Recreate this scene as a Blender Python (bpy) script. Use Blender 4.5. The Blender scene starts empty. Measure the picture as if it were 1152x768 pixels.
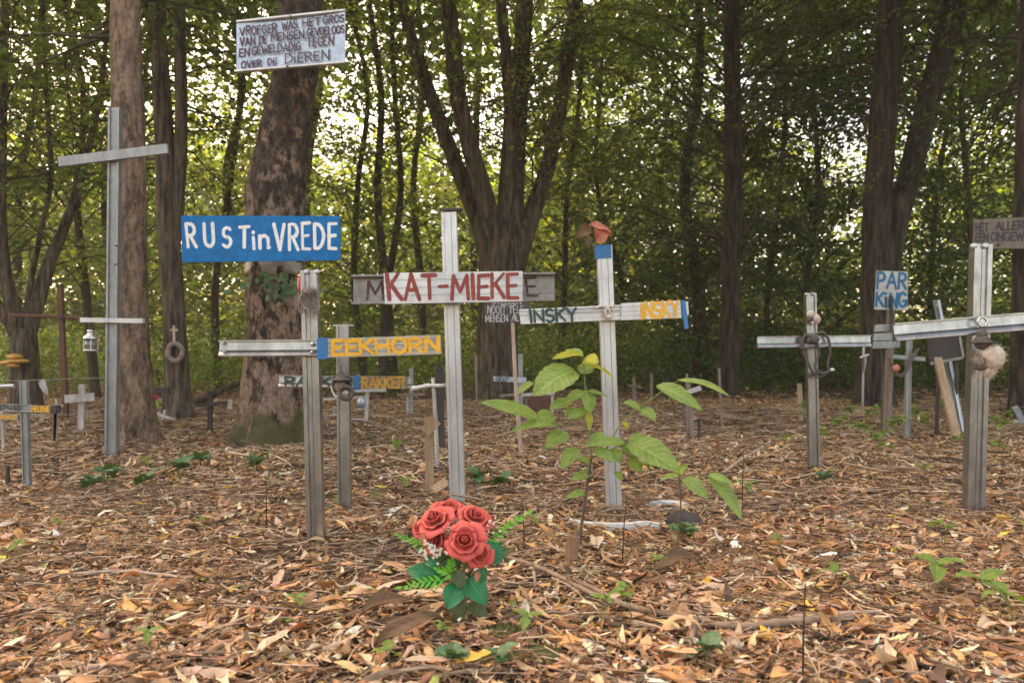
import bpy, math, random
import numpy as np
from mathutils import Vector, Matrix
R = math.radians
rng = np.random.default_rng(7)
random.seed(7)
scene = bpy.context.scene
col = scene.collection

# ------------------------------------------------------------------ camera, sky, sun, exposure
FPX, CAM_H, PITCH = 896.0, 0.75, math.atan(16 / 896.0)
cam_d = bpy.data.cameras.new('camera'); cam = bpy.data.objects.new('camera', cam_d); col.objects.link(cam)
cam.location = (0, 0, CAM_H); cam.rotation_euler = (R(90) + PITCH, 0, 0)
cam_d.sensor_width = 36; cam_d.lens = 28; cam_d.clip_end = 500; cam_d.clip_start = 0.05
cam_d.dof.use_dof = True; cam_d.dof.focus_distance = 3.6; cam_d.dof.aperture_fstop = 4.0
scene.camera = cam
SUN = Vector((-0.45, 0.50, 0.74)).normalized()
world = bpy.data.worlds.new('World'); scene.world = world; world.use_nodes = True
nt = world.node_tree; nt.nodes.clear()
sky = nt.nodes.new('ShaderNodeTexSky'); sky.sky_type = 'NISHITA'; sky.sun_disc = False
sky.sun_elevation = math.asin(SUN.z); sky.sun_rotation = math.atan2(SUN.x, SUN.y)
sky.dust_density = 4.0; sky.air_density = 1.0; sky.ozone_density = 0.6
tint = nt.nodes.new('ShaderNodeMix'); tint.data_type = 'RGBA'; tint.blend_type = 'MULTIPLY'
tint.inputs[0].default_value = 1.0; tint.inputs[7].default_value = (1.0, 0.785, 0.575, 1)
bg = nt.nodes.new('ShaderNodeBackground'); bg.inputs[1].default_value = 0.15
wo = nt.nodes.new('ShaderNodeOutputWorld')
nt.links.new(sky.outputs[0], tint.inputs[6]); nt.links.new(tint.outputs[2], bg.inputs[0]); nt.links.new(bg.outputs[0], wo.inputs[0])
sd = bpy.data.lights.new('sun', 'SUN'); sd.energy = 1.5; sd.angle = R(14); sd.color = (1, 0.9, 0.76)
so = bpy.data.objects.new('sun', sd); col.objects.link(so); so.location = (0, 0, 30)
so.rotation_euler = SUN.to_track_quat('Z', 'Y').to_euler()
vs = scene.view_settings
scene.display_settings.display_device = 'sRGB'
vs.view_transform = 'Standard'; vs.look = 'None'; vs.gamma = 1; vs.use_curve_mapping = False; vs.exposure = 2.85
cy = scene.cycles
cy.max_bounces = 6; cy.diffuse_bounces = 3; cy.glossy_bounces = 2; cy.transmission_bounces = 3; cy.transparent_max_bounces = 4
cy.use_denoising = True
cy.sample_clamp_indirect = 6.0
try: cy.denoising_prefilter = 'ACCURATE'
except Exception: pass

# ------------------------------------------------------------------ helpers
cp, sp = math.cos(PITCH), math.sin(PITCH)
def ray(px, py):
    x, z = (px - 576) / FPX, (384 - py) / FPX
    return np.array([x, cp - z * sp, sp + z * cp])
def at(px, py, Y):
    r = ray(px, py); return np.array([0, 0, CAM_H]) + r * (Y / r[1])
def gnd(px, py):
    r = ray(px, py); return np.array([0, 0, CAM_H]) + r * (-CAM_H / r[2])
def ppm(Y): return FPX / Y
_k = rng.normal(size=(24, 2)) * np.repeat([0.5, 1.3, 3.0, 6.0], 6)[:, None]
_p = rng.uniform(0, 6.28, 24); _a = np.repeat([0.025, 0.012, 0.006, 0.003], 6)
def gz(x, y):
    x, y = np.asarray(x, float), np.asarray(y, float)
    s = np.zeros(np.broadcast(x, y).shape)
    for k, p, a in zip(_k, _p, _a): s = s + a * np.sin(k[0] * x + k[1] * y + p)
    return s * 0.22 - 0.022
def n3(P, scale, seed=0, oct=3):
    r = np.random.default_rng(1000 + seed); P = np.asarray(P) * scale; s = np.zeros(P.shape[:-1]); a = 1.0
    for o in range(oct):
        for _ in range(5):
            k = r.normal(size=3) * (2 ** o); s = s + a * np.sin(P @ k + r.uniform(0, 6.28)) / 5
        a *= 0.55
    return s
def unit(v):
    v = np.asarray(v, float); return v / (np.linalg.norm(v, axis=-1, keepdims=True) + 1e-12)

def tag(o, label=None, cat=None, group=None, kind=None):
    if label: o['label'] = label
    if cat: o['category'] = cat
    if group: o['group'] = group
    if kind: o['kind'] = kind
    return o
def thing(name, loc, label, cat, group=None):
    o = bpy.data.objects.new(name, None); col.objects.link(o); o.location = Vector([float(c) for c in loc]); o.empty_display_size = 0.1
    return tag(o, label, cat, group)
def origin(o):
    v = Vector((0, 0, 0))
    while o is not None: v += o.location; o = o.parent
    return np.array(v)
def link(name, me, mat, parent=None, loc=None):
    o = bpy.data.objects.new(name, me); col.objects.link(o)
    if parent is not None: o.parent = parent
    if loc is not None: o.location = Vector([float(c) for c in loc])
    for m in (mat if isinstance(mat, (list, tuple)) else [mat]): me.materials.append(m)
    return o
def npmesh(name, V, F, colors=None, smooth=False):
    """V (n,3), F (m,k) all faces of the same size; colors (n,3) albedo per vertex."""
    me = bpy.data.meshes.new(name); n, m, k = len(V), len(F), F.shape[1]
    me.vertices.add(n); me.vertices.foreach_set('co', np.ascontiguousarray(V, np.float32).ravel())
    me.loops.add(m * k); me.loops.foreach_set('vertex_index', np.ascontiguousarray(F, np.int32).ravel())
    me.polygons.add(m); me.polygons.foreach_set('loop_start', np.arange(0, m * k, k, dtype=np.int32))
    if smooth: me.polygons.foreach_set('use_smooth', np.ones(m, bool))
    if colors is not None:
        a = me.color_attributes.new('tone', 'FLOAT_COLOR', 'POINT')
        a.data.foreach_set('color', np.concatenate([colors, np.ones((n, 1))], 1).astype(np.float32).ravel())
    me.update(calc_edges=True); me.validate(); return me

class MB:
    def __init__(s): s.v = []; s.f = []; s.sm = []; s.q = {}
    def add(s, V, F, smooth=False, Q=None):
        if Q is not None: s.q.update({len(s.v) + i: a for i, a in enumerate(Q)})
        b = len(s.v); s.v += [tuple(map(float, p)) for p in V]
        s.f += [tuple(int(b + i) for i in f) for f in F]; s.sm += [smooth] * len(F); return s
    def build(s, name, mat, parent=None, loc=None, solid=0):
        o_ = origin(parent) if parent is not None else (np.array(loc) if loc is not None else np.zeros(3))
        me = bpy.data.meshes.new(name); me.from_pydata([tuple(np.array(p) - o_) for p in s.v], [], s.f)
        me.polygons.foreach_set('use_smooth', np.array(s.sm, bool)); me.update()
        if s.q:
            at_ = me.attributes.new('blade', 'FLOAT_VECTOR', 'POINT'); at_.data.foreach_set('vector', np.array([s.q.get(i, (0, .5, 0)) for i in range(len(s.v))], np.float32).ravel())
        return link(name, me, mat, parent, loc if parent is None else None)
    # shapes
    def tube(s, P, Rr, n=8, cap=True, smooth=True, jit=0, seed=0):
        P = np.asarray(P, float); Rr = np.broadcast_to(np.asarray(Rr, float), (len(P),))
        V, F = tube_np(P, Rr, n)
        if jit: V = V + unit(V - np.repeat(P, n, 0)) * (n3(V, 1.5 / max(Rr.max(), 1e-3), seed) * jit)[:, None]
        F = [tuple(f) for f in F]
        s.add(V, F, smooth)
        if cap:
            s.add(V[:n], [tuple(range(n))[::-1]]); s.add(V[-n:], [tuple(range(n))])
        return s
    def prism(s, A, B, prof, w, d, front=(0, -1, 0)):
        A, B = np.asarray(A, float), np.asarray(B, float); a = unit(B - A); f = np.asarray(front, float)
        f = unit(f - a * f.dot(a)); u = np.cross(a, f)
        n = len(prof); V = []
        for P in (A, B): V += [P + u * (p[0] * w / 2) + f * (p[1] * d) for p in prof]
        s.add(V, [(i, (i + 1) % n, n + (i + 1) % n, n + i) for i in range(n)] + [tuple(range(n))[::-1], tuple(range(n, 2 * n))]); return s
    def box(s, c, sx, sy, sz, rot=None, bev=0.0):
        M = np.array(rot) if rot is not None else np.eye(3); c = np.asarray(c, float)
        V = [c + M @ np.array([x * sx / 2, y * sy / 2, z * sz / 2]) for x in (-1, 1) for y in (-1, 1) for z in (-1, 1)]
        return s.add(V, [(0, 1, 3, 2), (4, 6, 7, 5), (0, 4, 5, 1), (2, 3, 7, 6), (0, 2, 6, 4), (1, 5, 7, 3)])
    def ball(s, c, rx, ry=None, rz=None, n=14, m=9, rot=None, jit=0, seed=0, js=3.0):
        ry = rx if ry is None else ry; rz = rx if rz is None else rz
        M = np.array(rot) if rot is not None else np.eye(3)
        V = [(0, 0, -1)]
        for j in range(1, m):
            t = -math.pi / 2 + math.pi * j / m
            V += [(math.cos(t) * math.cos(6.28319 * i / n), math.cos(t) * math.sin(6.28319 * i / n), math.sin(t)) for i in range(n)]
        V.append((0, 0, 1)); V = np.array(V)
        if jit: V = V * (1 + jit * n3(V, js, seed))[:, None]
        F = [(0, 1 + (i + 1) % n, 1 + i) for i in range(n)]
        for j in range(m - 2):
            b = 1 + j * n; F += [(b + i, b + (i + 1) % n, b + n + (i + 1) % n, b + n + i) for i in range(n)]
        b = 1 + (m - 2) * n; F += [(b + i, b + (i + 1) % n, len(V) - 1) for i in range(n)]
        return s.add(np.asarray(c) + (V * [rx, ry, rz]) @ M.T, F, True)
    def fuzz(s, c, rx, ry, rz, n, ln, seed=0):   # short fur standing off a rounded body
        r = np.random.default_rng(seed); c = np.asarray(c, float)
        for d in unit(r.normal(0, 1, (n, 3))):
            p = c + d * [rx, ry, rz] * r.uniform(.92, 1.02); q = unit(r.normal(0, 1, 3)) * ln * .1; e = p + (d + r.normal(0, .5, 3) + [0, 0, -.3]) * ln * r.uniform(.5, 1.2)
            s.add([p - q, p + q, e], [(0, 1, 2)])
        return s
    def lathe(s, c, prof, n=16, axis=None):
        c = np.asarray(c, float); a = unit(axis if axis is not None else (0, 0, 1))
        h = np.array([1, 0, 0]) if abs(a[0]) < .8 else np.array([0, 1, 0]); e = unit(np.cross(a, h)); g = np.cross(a, e); V = []
        for r, z in prof: V += [c + a * z + (e * math.cos(6.28319 * i / n) + g * math.sin(6.28319 * i / n)) * max(r, 1e-4) for i in range(n)]
        F = [(j * n + i, j * n + (i + 1) % n, (j + 1) * n + (i + 1) % n, (j + 1) * n + i) for j in range(len(prof) - 1) for i in range(n)]
        return s.add(V, F + [tuple(range(n))[::-1], tuple(range((len(prof) - 1) * n, len(prof) * n))], True)
    def leaf(s, b, t, w, nor=(0, 0, 1), droop=0.15, fold=0.25, nl=9, nw=4, shape=0.8, tooth=0.06, wave=0.05, seed=0):
        """a leaf blade from base b to tip t, full width w, curving down (droop) and folded along its midrib."""
        b, t = np.asarray(b, float), np.asarray(t, float); L = np.linalg.norm(t - b); d = unit(t - b)
        nor = np.asarray(nor, float); nor = unit(nor - d * nor.dot(d)); side = np.cross(nor, d); V = []
        r = np.random.default_rng(seed)
        ph = r.uniform(0, 6.28)
        for i in range(nl + 1):
            q = i / nl; ww = w / 2 * (math.sin(math.pi * q ** shape) ** 0.75 if 0 < q < 1 else 0.02)
            ww *= 1 + tooth * (1 if i % 2 else -1)
            c = b + d * L * q + nor * (L * droop * 4 * q * (1 - q) * 0.5)
            for j in range(-nw, nw + 1):
                x = j / nw
                V.append(c + side * (x * ww) + nor * (fold * abs(x) * ww + wave * w * math.sin(ph + q * 7 + x * 2.5) * abs(x)))
        k = 2 * nw + 1
        return s.add(V, [(i * k + j, i * k + j + 1, (i + 1) * k + j + 1, (i + 1) * k + j) for i in range(nl) for j in range(2 * nw)], True, [(i / nl, abs(j / nw), 0) for i in range(nl + 1) for j in range(-nw, nw + 1)])

def tube_np(P, Rr, n):
    m = len(P); T = np.gradient(P, axis=0); T = unit(T); up = np.array([0, 1.0, 0.02])
    if abs(T[0] @ unit(up)) > .9: up = np.array([1.0, 0, 0.02])
    V = np.zeros((m, n, 3)); e = unit(np.cross(T[0], up)); th = np.arange(n) * 2 * math.pi / n
    for i in range(m):
        e = unit(e - T[i] * (e @ T[i])); g = np.cross(T[i], e)
        V[i] = P[i] + Rr[i] * (np.cos(th)[:, None] * e + np.sin(th)[:, None] * g)
    idx = np.arange(m * n).reshape(m, n); a = idx[:-1]; bq = idx[1:]
    F = np.stack([a, np.roll(a, -1, 1), np.roll(bq, -1, 1), bq], -1).reshape(-1, 4)
    return V.reshape(-1, 3), F
def spline(P, k):
    P = np.asarray(P, float); n = len(P)
    if n < 3:
        q = np.linspace(0, 1, k * (n - 1) + 1)[:, None]; return P[0] * (1 - q) + P[-1] * q
    E = np.vstack([2 * P[0] - P[1], P, 2 * P[-1] - P[-2]]); out = []
    for i in range(n - 1):
        p0, p1, p2, p3 = E[i:i + 4]
        for q in np.arange(k) / k:
            out.append(.5 * (2 * p1 + (p2 - p0) * q + (2 * p0 - 5 * p1 + 4 * p2 - p3) * q * q + (3 * p1 - p0 - 3 * p2 + p3) * q ** 3))
    out.append(P[-1]); return np.array(out)

# ------------------------------------------------------------------ materials
def nodes_of(name):
    m = bpy.data.materials.new(name); m.use_nodes = True; t = m.node_tree; t.nodes.clear()
    o = t.nodes.new('ShaderNodeOutputMaterial'); p = t.nodes.new('ShaderNodeBsdfPrincipled')
    t.links.new(p.outputs[0], o.inputs[0]); return m, t, p, o
def N(t, typ, **kw):
    n = t.nodes.new(typ)
    for k, v in kw.items(): setattr(n, k, v)
    return n
def noise(t, scale, stretch=(1, 1, 1), detail=6, rough=0.6, coord='Object'):
    tc = N(t, 'ShaderNodeTexCoord'); mp = N(t, 'ShaderNodeMapping'); mp.inputs['Scale'].default_value = stretch
    n = N(t, 'ShaderNodeTexNoise'); n.inputs['Scale'].default_value = scale; n.inputs['Detail'].default_value = detail; n.inputs['Roughness'].default_value = rough
    t.links.new(tc.outputs[coord], mp.inputs[0]); t.links.new(mp.outputs[0], n.inputs[0]); return n.outputs[0]
def ramp(t, src, stops):
    r = N(t, 'ShaderNodeValToRGB'); e = r.color_ramp.elements
    while len(e) < len(stops): e.new(0.5)
    for q, (p, c) in zip(e, stops): q.position = p; q.color = (*c, 1) if len(c) == 3 else c
    t.links.new(src, r.inputs[0]); return r.outputs[0]
def mixc(t, fac, a, b, mode='MIX'):
    m = N(t, 'ShaderNodeMix'); m.data_type = 'RGBA'; m.blend_type = mode
    for s_, i in ((fac, 0), (a, 6), (b, 7)):
        if hasattr(s_, 'node'): t.links.new(s_, m.inputs[i])
        else: m.inputs[i].default_value = s_ if i == 0 else (*s_, 1)
    return m.outputs[2]
def bump(t, p, h, strength, dist=0.01):
    b = N(t, 'ShaderNodeBump'); b.inputs['Strength'].default_value = strength; b.inputs['Distance'].default_value = dist
    t.links.new(h, b.inputs['Height']); t.links.new(b.outputs[0], p.inputs['Normal'])
def mat(name, stops, scale=12, stretch=(1, 1, 1), rough=0.7, metal=0.0, bmp=0.2, bdist=0.004, fine=None, spec=0.5):
    """stops: list of (position, colour) over a noise; fine: (scale, dark amount) grime over it."""
    m, t, p, o = nodes_of(name)
    if len(stops) == 1: stops = [(0.3, tuple(c * .85 for c in stops[0][1])), (0.7, stops[0][1])]
    n = noise(t, scale, stretch); c = ramp(t, n, stops)
    if fine:
        g = noise(t, fine[0], stretch, 8, .7); gr = ramp(t, g, [(0.35, (1 - fine[1],) * 3), (0.62, (1, 1, 1))]); c = mixc(t, 1.0, c, gr, 'MULTIPLY')
    t.links.new(c, p.inputs['Base Color']); p.inputs['Roughness'].default_value = rough; p.inputs['Metallic'].default_value = metal
    p.inputs['Specular IOR Level'].default_value = spec
    if bmp: bump(t, p, noise(t, scale * 4, stretch), bmp, bdist)
    return m
def leafmat(name, colr=None, trans=0.4, tcol=(1.5, 1.5, 0.5), rough=0.55, veins=False):
    m, t, p, o = nodes_of(name)
    if colr is None:
        a = N(t, 'ShaderNodeVertexColor'); a.layer_name = 'tone'; c = a.outputs[0]
    else:
        c = ramp(t, noise(t, 25), [(0.3, tuple(x * .7 for x in colr)), (0.7, tuple(x * 1.15 for x in colr))])
        at_ = N(t, 'ShaderNodeAttribute'); at_.attribute_name = 'blade'; sx = N(t, 'ShaderNodeSeparateXYZ'); t.links.new(at_.outputs['Vector'], sx.inputs[0])
        k1 = N(t, 'ShaderNodeMath', operation='MULTIPLY_ADD'); t.links.new(sx.outputs[1], k1.inputs[0]); k1.inputs[1].default_value = -.22; t.links.new(sx.outputs[0], k1.inputs[2])
        k2 = N(t, 'ShaderNodeMath', operation='MULTIPLY'); t.links.new(k1.outputs[0], k2.inputs[0]); k2.inputs[1].default_value = 8.0
        k3 = N(t, 'ShaderNodeMath', operation='PINGPONG'); t.links.new(k2.outputs[0], k3.inputs[0]); k3.inputs[1].default_value = .5
        side = ramp(t, k3.outputs[0], [(.0, (1, 1, 1)), (.10, (0, 0, 0))]); mid = ramp(t, sx.outputs[1], [(.0, (1, 1, 1)), (.09, (0, 0, 0))])
        vein = mixc(t, 1.0, side, mid, 'LIGHTEN'); c = mixc(t, .55, c, mixc(t, vein, c, tuple(min(1, x * 1.7 + .03) for x in colr)))
        c = mixc(t, ramp(t, noise(t, 38, (1, 1, 1), 4, .6), [(.64, (0, 0, 0)), (.70, (.75, .75, .75))]), c, tuple(x * f for x, f in zip(colr, (.8, .42, .5))))
    t.links.new(c, p.inputs['Base Color']); p.inputs['Roughness'].default_value = rough; p.inputs['Specular IOR Level'].default_value = 0.35
    tr = N(t, 'ShaderNodeBsdfTranslucent'); t.links.new(mixc(t, 1.0, c, tcol, 'MULTIPLY'), tr.inputs[0])
    mx = N(t, 'ShaderNodeMixShader'); mx.inputs[0].default_value = trans
    t.links.new(p.outputs[0], mx.inputs[1]); t.links.new(tr.outputs[0], mx.inputs[2]); t.links.new(mx.outputs[0], o.inputs[0])
    if colr is not None: bump(t, p, noise(t, 60), 0.25, 0.003)
    return m
def bark(name, stops, scale, stretch, b=0.8, bd=0.03, moss=None, patch=None):
    m, t, p, o = nodes_of(name)
    c = ramp(t, noise(t, scale, stretch, 8, .65), stops)
    if patch:   # peeling plates: pale under-bark showing between dark flakes
        pn = noise(t, patch[0], patch[3] if len(patch) > 3 else (1, 1, .55), 9, .78)
        if len(patch) > 4:   # the bark stays darker and more intact higher up the trunk
            tc = N(t, 'ShaderNodeTexCoord'); sx = N(t, 'ShaderNodeSeparateXYZ'); t.links.new(tc.outputs['Object'], sx.inputs[0])
            ml = N(t, 'ShaderNodeMath', operation='MULTIPLY_ADD'); t.links.new(sx.outputs[2], ml.inputs[0]); ml.inputs[1].default_value = -patch[4]; t.links.new(pn, ml.inputs[2])
            ad = N(t, 'ShaderNodeMath', operation='ADD'); t.links.new(ml.outputs[0], ad.inputs[0]); ad.inputs[1].default_value = patch[4] * 1.5; pn = ad.outputs[0]
        pf = ramp(t, pn, [(patch[2] - .035, (0, 0, 0)), (patch[2] + .035, (1, 1, 1))]); c = mixc(t, pf, c, patch[1])
        c = mixc(t, 0.75, c, ramp(t, noise(t, 26, (1, 1, .7), 9, .75), [(.36, (.28, .24, .2)), (.56, (1, 1, 1))]), 'MULTIPLY')
    if moss:
        tc = N(t, 'ShaderNodeTexCoord'); sx = N(t, 'ShaderNodeSeparateXYZ'); t.links.new(tc.outputs['Object'], sx.inputs[0])
        ml = N(t, 'ShaderNodeMath', operation='MULTIPLY_ADD'); t.links.new(noise(t, 6), ml.inputs[0]); ml.inputs[1].default_value = -0.9 * moss[0] * 4
        t.links.new(sx.outputs[2], ml.inputs[2]); mf = ramp(t, ml.outputs[0], [(0.0, (1, 1, 1)), (0.02, (0, 0, 0))])
        ad = N(t, 'ShaderNodeMath', operation='ADD'); t.links.new(ml.outputs[0], ad.inputs[0]); ad.inputs[1].default_value = moss[0] * 1.25
        mf = ramp(t, ad.outputs[0], [(0.0, (.8, .8, .8)), (0.22, (0, 0, 0))]); c = mixc(t, mf, c, moss[1])
    t.links.new(c, p.inputs['Base Color']); p.inputs['Roughness'].default_value = 0.9; p.inputs['Specular IOR Level'].default_value = 0.2
    bump(t, p, noise(t, scale * 1.3, stretch, 8, .65), b, bd); return m

M = {}
M['alu'] = mat('weathered aluminium', [(.3, (.27, .272, .275)), (.5, (.37, .37, .375)), (.7, (.46, .46, .465))], 5, (1, 1, .5), .30, .92, .06, .001, (24, .34))
M['alu_dark'] = mat('dull aluminium', [(.25, (.15, .14, .135)), (.6, (.26, .245, .235))], 5, (1, 1, .6), .4, .7, .15, .002, (50, .35))
M['alu_white'] = mat('white coated aluminium', [(.3, (.40, .40, .41)), (.5, (.51, .51, .52)), (.65, (.60, .60, .605))], 5, (1, 1, .5), .36, .55, .06, .001, (26, .18))
M['galv'] = mat('galvanised steel', [(.3, (.24, .245, .24)), (.7, (.36, .365, .36))], 14, (1, 1, .4), .5, .6, .1, .002, (40, .25))
M['tin'] = mat('bluish tin sheet', [(.3, (.33, .38, .45)), (.7, (.52, .57, .64))], 5, (1, 1, 1), .38, .55, .1, .002, (40, .25))
M['blue'] = mat('blue board paint', [(.3, (.002, .125, .35)), (.7, (.003, .18, .48))], 6, (1, 1, 1), .6, 0, .2, .002, (22, .32), .25)
M['blue_tape'] = mat('blue tape', [(.3, (.01, .10, .27)), (.7, (.015, .16, .40))], 10, (1, 1, 1), .4, 0, .2, .002)
M['white_paint'] = mat('white letter paint', [(.3, (.62, .62, .60)), (.7, (.82, .82, .80))], 20, (1, 1, 1), .6, 0, .1, .001)
M['white_plastic'] = mat('white plastic', [(.3, (.62, .60, .57)), (.7, (.80, .79, .77))], 10, (1, 1, 1), .45, 0, .1, .001, (30, .2))
M['red_paint'] = mat('red letter paint', [(.3, (.20, .03, .022)), (.7, (.33, .06, .045))], 22, (1, 1, 1), .65, 0, .1, .001, (70, .3))
M['maroon_paint'] = mat('faded maroon letter paint', [(.3, (.075, .03, .028)), (.7, (.12, .05, .045))], 22, (1, 1, 1), .7, 0, .1, .001)
M['yellow_paint'] = mat('orange yellow letter paint', [(.3, (.70, .33, .008)), (.7, (.84, .45, .02))], 22, (1, 1, 1), .6, 0, .1, .001, (80, .2))
M['dull_yellow'] = mat('dull orange letter paint', [(.3, (.36, .19, .02)), (.7, (.50, .28, .04))], 22, (1, 1, 1), .7, 0, .1, .001, (70, .3))
M['green_paint'] = mat('dark green letter paint', [(.3, (.012, .045, .035)), (.7, (.03, .08, .06))], 22, (1, 1, 1), .65, 0, .1, .001)
M['dark_paint'] = mat('black letter paint', [(.3, (.02, .018, .02)), (.7, (.06, .05, .055))], 22, (1, 1, 1), .65, 0, .1, .001)
M['plum_paint'] = mat('plum letter paint', [(.3, (.035, .018, .028)), (.7, (.11, .035, .04))], 30, (1, 1, 1), .65, 0, .1, .001)
M['teal_paint'] = mat('teal letter paint', [(.3, (.006, .09, .19)), (.7, (.015, .14, .26))], 18, (1, 1, 1), .65, 0, .1, .001)
M['pale_board'] = mat('pale weathered board', [(.3, (.40, .37, .35)), (.7, (.56, .53, .50))], 9, (1, 1, 1), .7, 0, .15, .002, (30, .3))
M['wood'] = mat('raw pale timber', [(.3, (.30, .19, .11)), (.7, (.44, .30, .19))], 10, (1, 1, .12), .8, 0, .4, .003, (45, .3))
M['wood_grey'] = mat('grey weathered timber', [(.3, (.15, .11, .085)), (.7, (.28, .21, .165))], 10, (1, 1, .12), .85, 0, .4, .003, (45, .35))
M['wood_dark'] = mat('dark stained timber', [(.3, (.028, .022, .02)), (.7, (.06, .048, .04))], 10, (1, 1, .2), .85, 0, .3, .003)
M['wood_white'] = mat('flaking white timber paint', [(.35, (.34, .30, .27)), (.6, (.54, .51, .48))], 12, (1, 1, .3), .75, 0, .3, .003, (35, .35))
M['rust'] = mat('rusty iron', [(.3, (.07, .03, .022)), (.7, (.16, .07, .045))], 20, (1, 1, .4), .85, .1, .3, .003)
M['stick'] = mat('peeled pale stick', [(.3, (.36, .25, .18)), (.7, (.55, .42, .33))], 14, (1, 1, .3), .8, 0, .3, .003, (60, .35))
M['twigbark'] = mat('grey brown twig bark', [(.3, (.13, .085, .055)), (.7, (.30, .21, .14))], 18, (1, 1, 1), .85, 0, .4, .003)
M['birch'] = mat('birch bark', [(.42, (.12, .10, .085)), (.5, (.55, .50, .45)), (.7, (.68, .63, .58))], 9, (.5, .5, 3), .75, 0, .3, .003)
M['slate'] = mat('dark slate', [(.3, (.03, .027, .025)), (.7, (.065, .06, .055))], 8, (1, 1, 1), .7, 0, .2, .003)
M['glass'] = mat('lantern glass', [(.3, (.10, .10, .10)), (.7, (.2, .2, .19))], 8, (1, 1, 1), .15, .2, 0)
M['chrome'] = mat('lantern metal', [(.3, (.42, .41, .40)), (.7, (.62, .61, .6))], 12, (1, 1, 1), .28, .9, 0)
M['red_plastic'] = mat('red candle plastic', [(.3, (.34, .012, .012)), (.7, (.50, .025, .02))], 10, (1, 1, 1), .35, 0, 0)
M['brass'] = mat('gold candle lid', [(.3, (.5, .33, .1)), (.7, (.7, .48, .2))], 10, (1, 1, 1), .4, .7, 0)
M['rope'] = mat('rope and leather strap', [(.3, (.045, .035, .03)), (.7, (.12, .095, .08))], 40, (1, 1, 1), .85, 0, .4, .003)
M['palecord'] = mat('pale cord', [(.3, (.38, .31, .26)), (.7, (.6, .53, .46))], 40, (1, 1, 1), .8, 0, .4, .003)
M['fur'] = mat('grey fur and straw', [(.3, (.13, .10, .08)), (.7, (.32, .25, .20))], 45, (1, 1, 1), .9, 0, .6, .006)
M['shell'] = mat('grey mussel shell', [(.3, (.20, .165, .14)), (.7, (.42, .37, .33))], 14, (1, 1, 1), .4, 0, .2, .002)
M['plush'] = mat('cream plush', [(.3, (.46, .36, .27)), (.7, (.66, .56, .46))], 50, (1, 1, 1), .9, 0, .7, .006)
M['pink'] = mat('dusty pink fabric', [(.3, (.40, .26, .22)), (.7, (.55, .42, .38))], 30, (1, 1, 1), .85, 0, .4, .004)
M['rosered'] = None
M['deadbrown'] = leafmat('dead brown leaf', (.13, .075, .038), .12, (1.2, 1, .8), .75)
M['coral'] = leafmat('coral dried leaf', (.42, .15, .09), .2, (1.2, 1, .8), .55)
M['sapleaf'] = leafmat('sapling leaf', (.23, .325, .08), .42, (1.25, 1.3, .5), .5)
M['sapyellow'] = leafmat('yellowing sapling leaf', (.36, .36, .03), .4, (1.25, 1.2, .5), .5)
M['ivyleaf'] = leafmat('ivy leaf', (.10, .17, .075), .2, (1.2, 1.3, .5), .45)
M['seedleaf'] = leafmat('seedling leaf', (.19, .28, .06), .4, (1.3, 1.3, .5), .5)
M['plasticleaf'] = leafmat('artificial dark green leaf', (.02, .16, .05), .12, (1, 1.2, .6), .35)
M['fern'] = leafmat('artificial bright fern', (.16, .48, .04), .2, (1, 1.2, .6), .4)
M['olive_leaf'] = leafmat('artificial olive leaf', (.075, .10, .035), .15, (1, 1.2, .6), .45)
M['stemgreen'] = mat('green stem', [(.3, (.10, .13, .035)), (.7, (.19, .21, .07))], 30)
M['stembrown'] = mat('brown sapling stem', [(.3, (.055, .04, .028)), (.7, (.12, .085, .055))], 30)
M['fungus'] = mat('orange bracket fungus', [(.3, (.45, .22, .04)), (.7, (.66, .38, .09))], 18, (1, 1, 1), .7, 0, .3, .004)
M['moss'] = mat('moss cushion', [(.3, (.045, .055, .012)), (.7, (.12, .125, .03))], 30, (1, 1, 1), .95, 0, 1.0, .01)
M['blossom'] = mat('white filler blossom', [(.3, (.60, .57, .45)), (.7, (.75, .73, .63))], 30)
M['foliage'] = leafmat('woodland leaves', None, .46, (1.5, 1.5, .55), .5)
M['litter'] = leafmat('fallen leaves', None, .12, (1.2, 1.0, .7), .62)
M['twigs'] = leafmat('fallen twigs', None, 0.0, (1, 1, 1), .85)
# rose petals: cloth, paler along worn rims
m, t, p, o = nodes_of('rose petal cloth')
a = N(t, 'ShaderNodeVertexColor'); a.layer_name = 'tone'
t.links.new(mixc(t, 1.0, a.outputs[0], ramp(t, noise(t, 60), [(.3, (.8, .8, .8)), (.7, (1, 1, 1))]), 'MULTIPLY'), p.inputs['Base Color']); p.inputs['Roughness'].default_value = .7
M['rosered'] = m
for k_ in ('red_paint', 'yellow_paint', 'green_paint', 'plum_paint', 'white_paint', 'teal_paint', 'dark_paint', 'maroon_paint'):   # brush-worn paint: bare spots show the board
    t = M[k_].node_tree; o_ = next(n for n in t.nodes if n.type == 'OUTPUT_MATERIAL'); p_ = next(n for n in t.nodes if n.type == 'BSDF_PRINCIPLED'); mx = N(t, 'ShaderNodeMixShader'); tr = N(t, 'ShaderNodeBsdfTransparent')
    t.links.new(ramp(t, noise(t, 34, (1, 1, 1.6), 9, .75), [(.58, (0, 0, 0)), (.68, (.8, .8, .8))]), mx.inputs[0]); t.links.new(p_.outputs[0], mx.inputs[1]); t.links.new(tr.outputs[0], mx.inputs[2]); t.links.new(mx.outputs[0], o_.inputs[0])
M['bark_tan'] = bark('smooth tan bark', [(.36, (.085, .058, .041)), (.5, (.22, .15, .105)), (.66, (.33, .235, .165))], 7, (2.4, 2.4, .7), 1.0, .03, None, (3.0, (.07, .05, .036), .58, (1, 1, .4)))
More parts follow.
